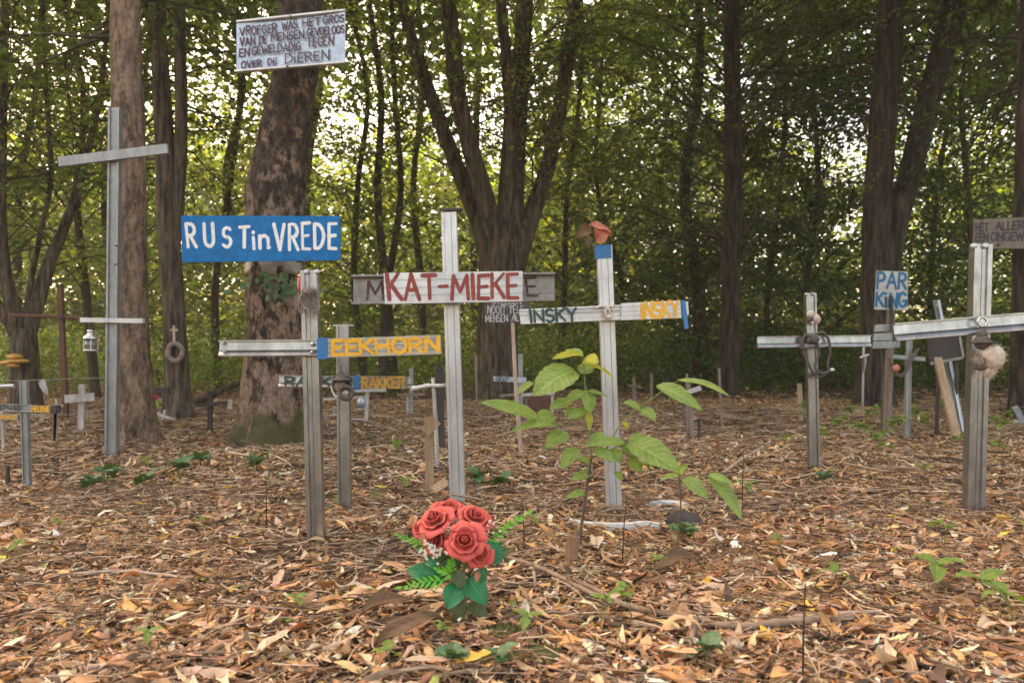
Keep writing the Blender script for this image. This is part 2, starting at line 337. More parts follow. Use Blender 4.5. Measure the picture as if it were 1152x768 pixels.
M['bark_plane'] = bark('peeling plane bark', [(.36, (.022, .016, .013)), (.62, (.11, .075, .052))], 16, (1, 1, .6), 1.0, .04, (.35, (.055, .06, .018)), (8.0, (.27, .185, .135), .515, (1, 1, .6), .038))
M['bark_dark'] = bark('furrowed dark bark', [(.38, (.012, .009, .008)), (.52, (.05, .036, .027)), (.68, (.10, .072, .05))], 7, (2.6, 2.6, .35), 1.0, .04)
M['bark_brown'] = bark('furrowed brown bark', [(.38, (.024, .018, .014)), (.52, (.095, .068, .05)), (.68, (.19, .138, .098))], 7, (2.6, 2.6, .35), 1.0, .04)
M['bark_young'] = bark('young bark', [(.3, (.03, .024, .018)), (.7, (.085, .065, .046))], 12, (2, 2, .5), .6, .01)
m, t, p, o = nodes_of('woodland soil')
c = ramp(t, noise(t, 3, (1, 1, 1), 10, .7), [(.3, (.045, .030, .021)), (.5, (.10, .065, .043)), (.7, (.17, .11, .072))])
c = mixc(t, .6, c, ramp(t, noise(t, 45, (1, 1, 1), 8, .7), [(.35, (.35, .32, .3)), (.65, (1.3, 1.2, 1.1))]), 'MULTIPLY')
t.links.new(c, p.inputs['Base Color']); p.inputs['Roughness'].default_value = .95; p.inputs['Specular IOR Level'].default_value = .15
bump(t, p, noise(t, 30, (1, 1, 1), 10, .7), 1.0, .03); M['soil'] = m

# ------------------------------------------------------------------ ground
def ground():
    gx = np.sign(np.linspace(-1, 1, 281)) * np.abs(np.linspace(-1, 1, 281)) ** 2.6 * 150
    gy = np.concatenate([-np.linspace(1, 0, 25)[:-1] ** 2 * 150, np.linspace(0, 1, 260) ** 2.4 * 250]); gy = np.unique(gy)
    X, Y = np.meshgrid(gx, gy, indexing='ij'); Z = gz(X, Y)
    V = np.stack([X, Y, Z], -1).reshape(-1, 3); i = np.arange(X.size).reshape(X.shape)
    F = np.stack([i[:-1, :-1], i[1:, :-1], i[1:, 1:], i[:-1, 1:]], -1).reshape(-1, 4)
    tag(link('ground', npmesh('ground', V, F, None, True), M['soil']), kind='structure')
ground()

# ------------------------------------------------------------------ fallen leaves and twigs (uncountable)
PAL = np.array([(.47, .285, .15), (.60, .43, .285), (.41, .215, .082), (.23, .128, .068), (.075, .048, .032), (.50, .36, .25), (.32, .175, .088), (.56, .35, .05), (.74, .62, .48), (.16, .21, .05)])
PW = np.array([.15, .12, .14, .18, .15, .09, .13, .012, .025, .004]); PW = PW / PW.sum()
def leaf_grid(n, x, y, z, L, W, rings, half, curl_s=1.0):
    """n curled dead leaves as small quad grids."""
    s = np.linspace(0, 1, rings)[None, :, None]; tt = np.linspace(-1, 1, 2 * half + 1)[None, None, :]
    curl = rng.normal(0, 1.0, (n, 1, 1)) * curl_s + 1e-3; fold = rng.normal(.35, .5, (n, 1, 1)); tw = rng.normal(0, .7, (n, 1, 1))
    shp = rng.uniform(.6, 1.3, (n, 1, 1)); w = np.sin(np.pi * np.clip(s, .02, .985) ** shp) ** .7 * (1 + rng.normal(0, .24, (n, rings, 2 * half + 1)))
    ang = curl * (s - .5); lx = np.sin(ang) / curl * L[:, None, None]; lz = (1 - np.cos(ang)) / curl * L[:, None, None]
    hy = w * tt * W[:, None, None] / 2; ca, sa = np.cos(fold), np.sin(fold)
    y_ = hy * ca; z_ = np.abs(hy) * sa
    a = tw * (s - .5); y2 = y_ * np.cos(a) - z_ * np.sin(a); z2 = y_ * np.sin(a) + z_ * np.cos(a)
    P = np.stack(np.broadcast_arrays(lx + 0 * tt, y2, lz + z2), -1).reshape(n, -1, 3)
    yaw = rng.uniform(0, 6.28, n); pit = rng.normal(0, .20, n); rol = rng.normal(0, .38, n)
    flip = np.where(rng.random(n) < .45, math.pi, 0.0); rol = rol + flip
    def rot(P, a, i, j):
        c, s_ = np.cos(a)[:, None], np.sin(a)[:, None]; Q = P.copy(); Q[..., i] = c * P[..., i] - s_ * P[..., j]; Q[..., j] = s_ * P[..., i] + c * P[..., j]; return Q
    P = rot(P, rol, 1, 2); P = rot(P, pit, 0, 2); P = rot(P, yaw, 0, 1)
    lo = P[..., 2].min(1); P[..., 2] -= np.minimum(lo, 0)[:, None] * .75
    P += np.stack([x, y, z], -1)[:, None]
    k = 2 * half + 1; g = np.arange(rings * k).reshape(rings, k)
    f = np.stack([g[:-1, :-1], g[:-1, 1:], g[1:, 1:], g[1:, :-1]], -1).reshape(-1, 4)
    return P.reshape(-1, 3), (f[None] + (np.arange(n) * rings * k)[:, None, None]).reshape(-1, 4), rings * k
def scatter(n, y0, y1, extra=1.2, side=.70):
    yy = np.sqrt(rng.uniform(y0 * y0, y1 * y1, n)); xx = rng.uniform(-1, 1, n) * (yy * side + extra)
    return xx, yy
def litter(n, y0, y1, Lr, rings, half, stack, big=1.0, bright=1.0):
    x, y = scatter(n, y0, y1)
    keep = n3(np.stack([x, y, 0 * x], -1), 1.6, 5) + rng.normal(0, .3, n) > -.42; x, y = x[keep], y[keep]; n = len(x)
    kind = rng.random(n)
    L = np.where(kind < .10, rng.uniform(.085, .16, n), np.where(kind < .42, rng.uniform(.045, .085, n), rng.uniform(.014, .042, n))) * big
    ar = np.where(kind < .10, rng.uniform(.14, .34, n), np.where(kind < .42, rng.uniform(.16, .42, n), rng.uniform(.15, .65, n)))
    z = gz(x, y) + rng.random(n) ** 1.5 * stack
    P, F, k = leaf_grid(n, x, y, z, L, L * ar, rings, half)
    ci = rng.choice(len(PAL), n, p=PW); c = PAL[ci] * np.exp(rng.normal(0, .27, (n, 1))) * (1 + rng.normal(0, .05, (n, 3))) * bright
    c = np.repeat(np.clip(c * np.array([1.16, 1.12, 1.05]), .01, .68), k, 0) * np.exp(rng.normal(0, .12, (len(P), 1)))
    return P, F, c
def join(parts):
    V, F, C, b = [], [], [], 0
    for v, f, c in parts: V.append(v); F.append(f + b); C.append(c); b += len(v)
    return np.concatenate(V), np.concatenate(F), np.concatenate(C)
LIT = [litter(110000, 1.4, 3.6, None, 6, 1, .018, .68), litter(150000, 3.4, 7.5, None, 5, 1, .021, .70), litter(120000, 7.2, 14, None, 4, 1, .02, .76), litter(80000, 13, 34, None, 3, 1, .02, 1.15)]
def big_leaves(n, y0, y1):   # larger dried leaves lying curled on top
    x, y = scatter(n, y0, y1); L = rng.uniform(.07, .15, n); P, F, k = leaf_grid(n, x, y, gz(x, y) + rng.uniform(.008, .026, n), L, L * rng.uniform(.14, .38, n), 8, 2, 1.9)
    c = PAL[rng.choice(len(PAL), n, p=np.array([.25, .18, .2, .12, 0, .12, .08, .02, .03, 0]))] * np.exp(rng.normal(0, .22, (n, 1)))
    rib = np.ones((8, 5, 1)); rib[:, 2] = .72
    c = np.repeat(c, k, 0) * np.tile(rib.reshape(-1, 1), (n, 1)) * np.exp(rng.normal(0, .10, (n * k, 1))); return P, F, np.clip(c, .01, .8)
LIT += [big_leaves(420, 1.4, 3.4), big_leaves(500, 3.2, 8)]
V, F, C = join(LIT)
o = link('leaf_litter', npmesh('leaf_litter', V, F, C, True), M['litter']); tag(o, 'brown and tan dead leaves covering the whole woodland floor', 'leaf litter', kind='stuff')
def twig_np(n, y0, y1, l0, l1, r0, r1, lift=.03):
    x, y = scatter(n, y0, y1); L = rng.uniform(l0, l1, n) * rng.random(n) ** .5; yaw = rng.uniform(0, 6.28, n); rad = rng.uniform(r0, r1, n); bend = rng.normal(0, .25, n)
    s = np.linspace(-.5, .5, 4); d = np.stack([np.cos(yaw), np.sin(yaw), rng.normal(0, .14, n)], -1); q = np.stack([-np.sin(yaw), np.cos(yaw), 0 * yaw], -1)
    c = np.stack([x, y, gz(x, y) + .004 + rng.random(n) * lift], -1)
    P = c[:, None] + d[:, None] * (s[None, :, None] * L[:, None, None]) + q[:, None] * ((bend * L)[:, None, None] * (s[None, :, None] ** 2 * 2 + rng.normal(0, .04, (n, 4, 1))))
    a = np.arange(4) * math.pi / 2; ring = q[:, None, None] * np.cos(a)[None, None, :, None] + np.array([0, 0, 1.0]) * np.sin(a)[None, None, :, None]
    V = P[:, :, None] + ring * rad[:, None, None, None] * np.linspace(1.1, .5, 4)[None, :, None, None]
    g = np.arange(16).reshape(4, 4); f = np.stack([g[:-1], np.roll(g[:-1], -1, 1), np.roll(g[1:], -1, 1), g[1:]], -1).reshape(-1, 4)
    tone = np.array([(.12, .075, .048), (.26, .165, .10), (.46, .33, .22), (.055, .038, .027)])[rng.choice(4, n, p=[.22, .36, .30, .12])] * np.exp(rng.normal(0, .2, (n, 1)))
    return V.reshape(-1, 3), (f[None] + (np.arange(n) * 16)[:, None, None]).reshape(-1, 4), np.repeat(tone, 16, 0)
V, F, C = join([twig_np(17000, 1.4, 4.5, .05, .30, .0007, .0024, .035), twig_np(16000, 4, 12, .1, .6, .002, .006)])
o = link('twig_litter', npmesh('twig_litter', V, F, C, True), M['twigs']); tag(o, 'thin dry twigs scattered over the fallen leaves', 'twig litter', kind='stuff')

# ------------------------------------------------------------------ trees
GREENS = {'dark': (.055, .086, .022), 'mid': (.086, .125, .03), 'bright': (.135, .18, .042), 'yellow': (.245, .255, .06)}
def leaves_np(pos, dirs, nor, size, colr, ar=.66):
    n = len(pos); d = unit(dirs); u = unit(nor - d * (nor * d).sum(-1, keepdims=True)); s = np.cross(u, d); sz = size[:, None]
    w = sz * ar * .5
    V = np.stack([pos, pos + d * sz * .42 + s * w + u * w * .3, pos + d * sz - u * sz * .12, pos + d * sz * .42 - s * w + u * w * .3], 1)
    b = np.arange(n)[:, None] * 4
    F = np.concatenate([b + [0, 1, 2], b + [0, 2, 3]], 1).reshape(-1, 3)
    return V.reshape(-1, 3), F, np.repeat(colr, 4, 0)
def rotz(v, a):
    c, s = np.cos(a), np.sin(a); o = np.array(v, float, copy=True); o = np.broadcast_to(o, np.broadcast(v[..., 0], a).shape + (3,)).copy()
    x, y = o[..., 0].copy(), o[..., 1].copy(); o[..., 0] = c * x - s * y; o[..., 1] = s * x + c * y; return o
def limb(P0, az, el, L, droop, r0, leaf, tone, spread, tubes, leaves, tw_r=.003, gap=.17, start=.2, wig=.24):
    k = 8; s = np.linspace(0, 1, k); e = el - droop * s + rng.normal(0, .13, k); a = az + np.cumsum(rng.normal(0, wig, k)); step = L / (k - 1)
    D = np.stack([np.cos(a) * np.cos(e), np.sin(a) * np.cos(e), np.sin(e)], -1); P = P0 + np.vstack([np.zeros(3), np.cumsum(D[:-1] * step, 0)])
    tubes.append((P, np.linspace(r0, .004, k), 5))
    nt_ = max(3, int(L * (1 - start) / gap)); q = np.linspace(start, 1, nt_); idx = q * (k - 1); i0 = np.minimum(idx.astype(int), k - 2); fr = (idx - i0)[:, None]
    B = P[i0] * (1 - fr) + P[i0 + 1] * fr; dl = D[i0]
    sgn = np.where(np.arange(nt_) % 2 == 0, 1, -1); td = rotz(dl, sgn * rng.uniform(.7, 1.25, nt_)); td[:, 2] += rng.normal(.05, .38, nt_); td = unit(td)
    tl = spread * rng.uniform(.35, 1.35, nt_) * (1.05 - .55 * q)
    for j in range(nt_):
        m = max(3, int(tl[j] / (leaf * .40))); f = (np.arange(m) + .6) / m
        pts = B[j] + td[j] * (f * tl[j])[:, None]; pts[:, 2] -= (f ** 2) * tl[j] * .22
        if tw_r: tubes.append((np.stack([B[j], pts[m // 2], pts[-1]]), np.array([tw_r, tw_r * .7, tw_r * .4]), 3))
        sg = np.where(np.arange(m) % 2 == 0, 1, -1); ld = rotz(np.broadcast_to(td[j], (m, 3)), sg * rng.uniform(.5, 1.1, m)); ld[:, 2] += rng.normal(-.12, .25, m)
        no = np.array([0, 0, 1.0]) + rng.normal(0, .38, (m, 3))
        leaves.append((pts + rng.normal(0, leaf * .55, (m, 3)), ld, no, leaf * rng.uniform(.6, 1.2, m), np.asarray(tone) * np.exp(rng.normal(0, .28, (m, 1))) * (1 + rng.normal(0, .08, (m, 3)))))
def tubes_np(tubes):
    V, F, b = [], [], 0
    for P, r_, n in tubes:
        v, f = tube_np(P, r_, n); V.append(v); F.append(f + b); b += len(v)
    return np.concatenate(V), np.concatenate(F)
def tree(name, label, Y, stems, bk, crown=(), group=None, flare=1.5, sides=22, lump=.05, stempart='trunk', yvar=.0, cat='tree'):
    """stems: lists of (px, py, radius px) at depth Y; crown: dicts of limbs. First stem stands on the ground."""
    S = []
    for j, st in enumerate(stems):
        P = np.array([at(a, b_, Y + (yvar * (k_ * .6) * (1 if j % 2 else -1) if j else 0)) for k_, (a, b_, _) in enumerate(st)]); r_ = np.array([c_ for *_, c_ in st]) / ppm(Y)
        S.append((P, r_))
    b0 = S[0][0][0].copy(); b0[2] = float(gz(b0[0], b0[1])) - .03; S[0][0][0] = b0
    root = thing(name, b0, label, cat, group)
    paths = []
    for j, (P, r_) in enumerate(S):
        k = 8; Q = spline(P, k); rr = np.interp(np.linspace(0, len(r_) - 1, len(Q)), np.arange(len(r_)), r_)
        n = sides if j == 0 else max(10, sides - 6); Vv, F = tube_np(Q, rr, n)
        rep = np.repeat(rr, n); ax = np.repeat(Q, n, 0); out = Vv - ax; nd = n3(Vv, 1.2 / max(rr.mean(), .02), 3 + j, 3)
        f = 1 + lump * nd
        if j == 0:
            hgt = np.maximum(Vv[:, 2] - b0[2], 0); ang = np.arctan2(out[:, 1], out[:, 0])
            f = f + (flare - 1) * np.exp(-hgt / (1.1 * rr[0] + .02)) * (.65 + .5 * np.sin(ang * 4 + 1.3) + .25 * np.sin(ang * 7 + Y))
        Vv = ax + out * f[:, None]
        o = link(stempart if len(S) > 1 and j else 'trunk', npmesh('trunk', Vv - b0, F, None, True), bk, root); paths.append((Q, rr))
    tubes, lv = [], []
    for cr in crown:
        Q, rr = paths[cr.get('stem', 0)]
        for _ in range(cr['n']):
            h = rng.uniform(cr['h0'], cr['h1']); i = int(np.argmin(np.abs(Q[:, 2] - h))); az = rng.uniform(*cr.get('az', (0, 6.283)))
            q = (h - cr['h0']) / max(cr['h1'] - cr['h0'], .1); L = (cr['L'][0] * (1 - q) + cr['L'][1] * q) * rng.uniform(.65, 1.15)
            tone = np.array(GREENS[cr['tone']]) if rng.random() > cr.get('alt', .18) else np.array(GREENS[cr.get('tone2', 'bright')])
            P0 = Q[i].copy(); P0[2] = h if h > Q[-1][2] else P0[2]
            limb(P0, az, rng.uniform(*cr.get('el', (.2, 1.0))), L, cr.get('droop', .6), min(rr[i] * .45, .006 + .0045 * L), cr['leaf'], tone * np.exp(rng.normal(0, .12)), cr.get('spread', .6), tubes, lv, cr.get('tw', .003), cr.get('gap', .17), cr.get('start', .25))
    if tubes:
        v, f = tubes_np(tubes); link('branches', npmesh('branches', v - b0, f, None, True), M['bark_young'], root)
    if lv:
        v, f, c = leaves_np(*[np.concatenate(a) for a in zip(*lv)]); link('crown', npmesh('crown', v - b0, f, np.clip(c, .005, .7)), M['foliage'], root)
    return root
UP = 7.5   # heights above this stay out of the frame
tree('tree', 'tan smooth barked trunk with a knot hole, rising behind the tall two armed metal cross', 6.9, [[(152, 500, 23), (150, 450, 21), (147, 380, 19.5), (146, 280, 18), (146, 180, 17.5), (142, 60, 16.5), (140, -120, 15), (136, -420, 12)]], M['bark_tan'],
     [dict(h0=3.4, h1=6.5, n=30, az=(1.3, 2.9), L=(2.8, 2.4), tone='mid', tone2='bright', leaf=.085, el=(.0, .5), droop=.8)], flare=1.45, lump=.05)
tree('tree', 'slender forked brown trunk carrying a small wooden crucifix and a ring wreath', 9.6, [[(202, 470, 16), (199, 420, 13), (195, 340, 12), (189, 250, 12), (184, 140, 10), (178, 30, 9), (174, -120, 8), (170, -330, 6)], [(193, 300, 7), (200, 230, 7), (204, 140, 7), (202, 40, 6.5), (200, -100, 6), (205, -300, 4)]], M['bark_brown'],
     [dict(h0=3.0, h1=7.5, n=44, az=(.0, 3.3), L=(2.8, 2.6), tone='mid', tone2='bright', leaf=.085, el=(.0, .6), droop=.7)], flare=1.35, stempart='stem')
tree('tree', 'thick plane tree with patchy peeling bark holding the blue sign and the tin sign', 7.0, [[(304, 496, 36), (307, 455, 34), (309, 410, 32), (311, 340, 32), (309, 270, 31.5), (311, 215, 33), (318, 165, 29), (328, 110, 26), (335, 60, 25), (340, -20, 24), (345, -160, 21), (350, -420, 16)]], M['bark_plane'],
     [dict(h0=4.6, h1=7.2, n=36, az=(.3, 2.8), L=(3.0, 2.6), tone='mid', tone2='bright', leaf=.09, el=(.0, .5), droop=.7)], flare=1.5, lump=.06, sides=36)
tree('tree', 'dark trunk spreading into a fan of upright stems behind the red lettered cross', 14.0, [[(559, 450, 26), (559, 410, 23), (560, 350, 22), (563, 300, 25), (565, 272, 23)],
     [(556, 300, 15), (540, 252, 11), (515, 190, 9), (488, 118, 8), (462, 40, 7), (446, -30, 6), (430, -150, 5)], [(560, 300, 15), (552, 250, 12), (533, 180, 10), (516, 110, 9.5), (508, 40, 9), (500, -50, 8), (492, -160, 7)],
     [(570, 300, 16), (577, 240, 12), (581, 160, 11), (586, 70, 10.5), (591, -10, 10), (594, -160, 8)], [(568, 290, 11), (570, 210, 9), (574, 130, 7.5), (569, 60, 6), (562, -20, 5.5), (556, -160, 5)], [(577, 300, 14), (597, 245, 10.5), (615, 190, 9), (630, 120, 8.5), (641, 50, 8), (652, -20, 7.5), (668, -160, 6)]], M['bark_brown'],
     [dict(stem=1, h0=3.4, h1=9, n=44, L=(2.6, 2.6), tone='mid', tone2='yellow', leaf=.09), dict(stem=3, h0=3.8, h1=9, n=40, L=(2.6, 2.6), tone='bright', tone2='yellow', leaf=.09), dict(stem=5, h0=3.2, h1=9, n=44, L=(2.6, 2.8), tone='mid', tone2='yellow', leaf=.09)], flare=1.2, stempart='stem', yvar=.25)
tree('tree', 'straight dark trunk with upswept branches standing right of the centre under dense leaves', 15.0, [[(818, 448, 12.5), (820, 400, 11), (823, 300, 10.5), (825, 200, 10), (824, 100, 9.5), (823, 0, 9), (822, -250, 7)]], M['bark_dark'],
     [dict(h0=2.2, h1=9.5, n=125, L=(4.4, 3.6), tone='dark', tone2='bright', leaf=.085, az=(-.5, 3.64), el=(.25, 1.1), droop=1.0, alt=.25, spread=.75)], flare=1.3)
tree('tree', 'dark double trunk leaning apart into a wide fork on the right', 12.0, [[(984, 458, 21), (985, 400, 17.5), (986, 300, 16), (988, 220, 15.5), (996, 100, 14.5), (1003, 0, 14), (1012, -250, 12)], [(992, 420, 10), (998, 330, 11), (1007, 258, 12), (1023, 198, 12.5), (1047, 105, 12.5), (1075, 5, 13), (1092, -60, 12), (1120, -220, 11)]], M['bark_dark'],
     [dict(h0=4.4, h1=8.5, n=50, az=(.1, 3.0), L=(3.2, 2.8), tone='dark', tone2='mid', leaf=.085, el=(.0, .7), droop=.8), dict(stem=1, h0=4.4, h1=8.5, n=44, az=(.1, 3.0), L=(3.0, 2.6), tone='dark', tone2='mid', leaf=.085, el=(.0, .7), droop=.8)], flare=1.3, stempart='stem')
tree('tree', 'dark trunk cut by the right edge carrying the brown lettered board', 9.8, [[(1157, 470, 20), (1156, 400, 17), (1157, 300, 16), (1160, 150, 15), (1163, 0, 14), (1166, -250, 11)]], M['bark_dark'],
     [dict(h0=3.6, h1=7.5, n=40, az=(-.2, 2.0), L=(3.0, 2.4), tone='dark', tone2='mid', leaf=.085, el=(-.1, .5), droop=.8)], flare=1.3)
tree('tree', 'ivy clad many stemmed tree with an orange bracket fungus at the left edge', 11.5, [[(28, 458, 17), (28, 420, 15), (27, 390, 14.5), (27, 370, 12)], [(30, 380, 9), (43, 337, 8), (57, 292, 7), (70, 262, 6), (86, 215, 5), (100, 165, 4), (112, 110, 3.5), (120, 40, 3), (130, -60, 2.5)], [(25, 384, 9), (14, 345, 7.5), (5, 300, 6.5), (1, 250, 6), (2, 170, 5), (4, 70, 4.5), (10, -80, 4)],
     [(28, 376, 5), (34, 320, 3.5), (44, 270, 3), (57, 200, 3), (52, 100, 2.5), (46, -60, 2)], [(22, 386, 7), (4, 352, 5.5), (-18, 318, 5), (-40, 250, 4)]], M['bark_brown'],
     [dict(stem=1, h0=1.6, h1=7, n=50, L=(2.1, 2.1), tone='mid', tone2='bright', leaf=.085, alt=.4), dict(stem=2, h0=1.8, h1=7, n=50, L=(2.1, 2.2), tone='mid', tone2='bright', leaf=.085, alt=.4), dict(stem=3, h0=1.8, h1=7, n=30, L=(1.9, 2), tone='mid', tone2='bright', leaf=.085, alt=.4)], flare=1.2, stempart='stem', yvar=.2)

# younger trees farther back, each drawn where the photograph shows a stem
YOUNG = [  # px at base, depth, lean px, radius px, tone, tone2, limbs, label
    (108, 14.5, -30, 5.0, 'bright', 'yellow', 26, 'thin leaning stem among pale leaves, just left of the tall metal cross'),
    (128, 17.0, 8, 6.0, 'bright', 'mid', 26, 'dark young stem half hidden by the tan trunk'),
    (168, 15.0, -8, 4.0, 'mid', 'bright', 22, 'slim young stem between the tan trunk and the forked trunk'),
    (246, 18.0, 20, 4.5, 'bright', 'yellow', 28, 'slim pale leaved tree in the gap left of the plane tree'),
    (272, 22.0, -14, 5.0, 'yellow', 'bright', 30, 'distant yellowish young tree seen below the blue sign'),
    (412, 17.0, -12, 4.0, 'bright', 'mid', 26, 'slim stem just right of the yellow lettered cross'),
    (430, 16.0, -4, 5.5, 'mid', 'bright', 26, 'straight young stem, left one of a close pair behind the orange lettered cross'),
    (445, 16.3, 2, 4.6, 'mid', 'bright', 22, 'straight young stem, right one of a close pair behind the orange lettered cross'),
    (478, 21.0, -18, 4.5, 'bright', 'yellow', 28, 'distant young tree glimpsed left of the tall metal post'),
    (628, 19.0, 24, 3.6, 'mid', 'bright', 40, 'young tree with leafy branches behind the green lettered crossbar'),
    (690, 21.0, -20, 3.2, 'dark', 'bright', 70, 'dense dark young tree behind the post with the blue tape cap'),
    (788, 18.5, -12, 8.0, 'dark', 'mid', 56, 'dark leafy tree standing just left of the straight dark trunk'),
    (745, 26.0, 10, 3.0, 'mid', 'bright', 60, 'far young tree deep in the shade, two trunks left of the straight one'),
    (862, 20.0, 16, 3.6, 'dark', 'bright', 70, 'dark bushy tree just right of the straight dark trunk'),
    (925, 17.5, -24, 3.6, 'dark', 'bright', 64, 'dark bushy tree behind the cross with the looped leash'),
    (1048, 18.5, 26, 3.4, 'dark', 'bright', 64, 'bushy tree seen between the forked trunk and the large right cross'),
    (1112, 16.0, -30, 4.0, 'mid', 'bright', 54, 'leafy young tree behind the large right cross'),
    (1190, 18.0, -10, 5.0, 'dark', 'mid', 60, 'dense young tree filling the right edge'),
    (-30, 15.5, 14, 6.0, 'mid', 'bright', 40, 'young tree reaching in from beyond the left edge'),
    (18, 20.0, 20, 5.0, 'bright', 'yellow', 34, 'distant young tree behind the fungus bearing tree'),
    (540, 25.0, 8, 5.0, 'bright', 'yellow', 30, 'pale leaved distant tree left of the fan of stems'),
    (352, 24.0, 18, 5.0, 'bright', 'yellow', 32, 'pale distant tree rising just right of the plane tree'),
]
for px, Y, lean, r_, t1, t2, n, lab in YOUNG:
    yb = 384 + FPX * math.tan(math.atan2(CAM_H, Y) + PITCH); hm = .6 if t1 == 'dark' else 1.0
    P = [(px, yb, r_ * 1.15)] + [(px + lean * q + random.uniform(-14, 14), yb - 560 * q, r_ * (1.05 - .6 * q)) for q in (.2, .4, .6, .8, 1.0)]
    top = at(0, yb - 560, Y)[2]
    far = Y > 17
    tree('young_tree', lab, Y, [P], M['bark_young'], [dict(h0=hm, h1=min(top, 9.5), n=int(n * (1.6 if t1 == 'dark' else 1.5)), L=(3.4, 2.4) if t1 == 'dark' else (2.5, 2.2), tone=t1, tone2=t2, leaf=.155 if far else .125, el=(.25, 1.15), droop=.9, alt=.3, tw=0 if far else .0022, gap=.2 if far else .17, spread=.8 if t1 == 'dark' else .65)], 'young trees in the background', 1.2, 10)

# far woodland that reads as one mass
def clumps(n, per, xr, yr, zr, leaf, tones, flat=.5, rad=1.0, keep=None):
    c = np.stack([rng.uniform(*xr, n), rng.uniform(*yr, n), rng.uniform(zr[0], zr[1], n)], -1)
    if keep is not None: c = c[keep(c)]
    n = len(c); pos = np.repeat(c, per, 0) + rng.normal(0, 1, (n * per, 3)) * [rad, rad, rad * flat]
    pos[:, 2] = np.abs(pos[:, 2] - .02) + .02; m = len(pos)
    tn = np.array([GREENS[k] for k in tones])[rng.integers(0, len(tones), n)] * np.exp(rng.normal(0, .2, (n, 1)))
    d = rng.normal(0, 1, (m, 3)); d[:, 2] = d[:, 2] * .5 - .2
    return leaves_np(pos, d, np.array([0, 0, 1.0]) + rng.normal(0, .5, (m, 3)), leaf * rng.uniform(.6, 1.3, m), np.repeat(tn, per, 0) * np.exp(rng.normal(0, .3, (m, 1))))
def gap(c):   # more openings to the sky on the left and in the middle
    px = 576 + FPX * c[:, 0] / c[:, 1]; py = 400 - FPX * (c[:, 2] - CAM_H) / c[:, 1]
    hole = n3(np.stack([c[:, 0] / c[:, 1] * 9, c[:, 2] / c[:, 1] * 9, 0 * c[:, 0]], -1), 1.0, 77)   # same opening through all depths
    d = np.where(px < 640, np.clip((py - 125) / 150 + hole * .7, .06, 1.0), np.clip((py - 20) / 420 + hole * .8, .04, .85))
    return rng.random(len(c)) < d
parts = [clumps(2300, 130, (-38, 4), (26, 46), (0, 17), .30, ['bright', 'mid', 'yellow', 'bright'], .5, 1.1, gap), clumps(2300, 130, (0, 42), (24, 44), (0, 19), .30, ['mid', 'mid', 'bright', 'bright', 'yellow'], .5, 1.1, gap)]  # left clumps coloured lighter, sunlight on the far growth put into the leaf tones
V, F, C = join(parts); o = link('far_woodland', npmesh('far_woodland', V, F, np.clip(C, .005, .7)), M['foliage']); tag(o, 'pale green distant woodland closing the view behind all the trunks', 'woodland', kind='stuff')
parts = [clumps(900, 80, (-1, 18), (16.5, 24), (.1, 1.3), .10, ['dark', 'mid', 'mid', 'bright'], .5, .45), clumps(600, 80, (-18, -1), (15.5, 24), (.1, 1.2), .10, ['mid', 'bright', 'mid'], .5, .45)]
V, F, C = join(parts); o = link('undergrowth', npmesh('undergrowth', V, F, np.clip(C, .005, .7)), M['foliage']); tag(o, 'low green undergrowth along the far edge of the leaf covered clearing', 'undergrowth', kind='stuff')
# high leaves added to shade the back ground, lower layer out of frame
parts = [clumps(900, 80, (-20, 20), (7.0, 26), (8.5, 13), .28, ['mid', 'bright', 'mid', 'dark'], .3, 1.0), clumps(420, 80, (-13, 13), (7.5, 11), (6.6, 8.6), .24, ['mid', 'bright', 'mid', 'dark'], .3, .7)]
V, F, C = join(parts); o = link('shade_canopy', npmesh('shade_canopy', V, F, np.clip(C, .005, .7)), M['foliage']); tag(o, 'high leaf cover added to shade the back of the clearing', 'shade_canopy', kind='stuff')
# ------------------------------------------------------------------ thin volume added to lift the dark tones
mb = MB(); mb.box((0, 25, 10), 110, 60, 24); hz = mb.build('lift_haze', []); tag(hz, 'thin pale volume added to lift the dark tones', 'lift_haze', kind='stuff')
m = bpy.data.materials.new('shadow lifting air'); m.use_nodes = True; t = m.node_tree; t.nodes.clear()
vo = t.nodes.new('ShaderNodeVolumePrincipled'); vo.inputs['Color'].default_value = (.92, .89, .74, 1); vo.inputs['Density'].default_value = .0019; vo.inputs['Anisotropy'].default_value = .2  # even pale scatter, added only to raise the darkest tones
oo = t.nodes.new('ShaderNodeOutputMaterial'); t.links.new(vo.outputs[0], oo.inputs['Volume']); hz.data.materials.append(m)
M['deadwood'] = mat('rotten brown wood', [(.3, (.10, .055, .03)), (.7, (.30, .17, .09))], 16, (1, 1, .2), .9, 0, .6, .006)
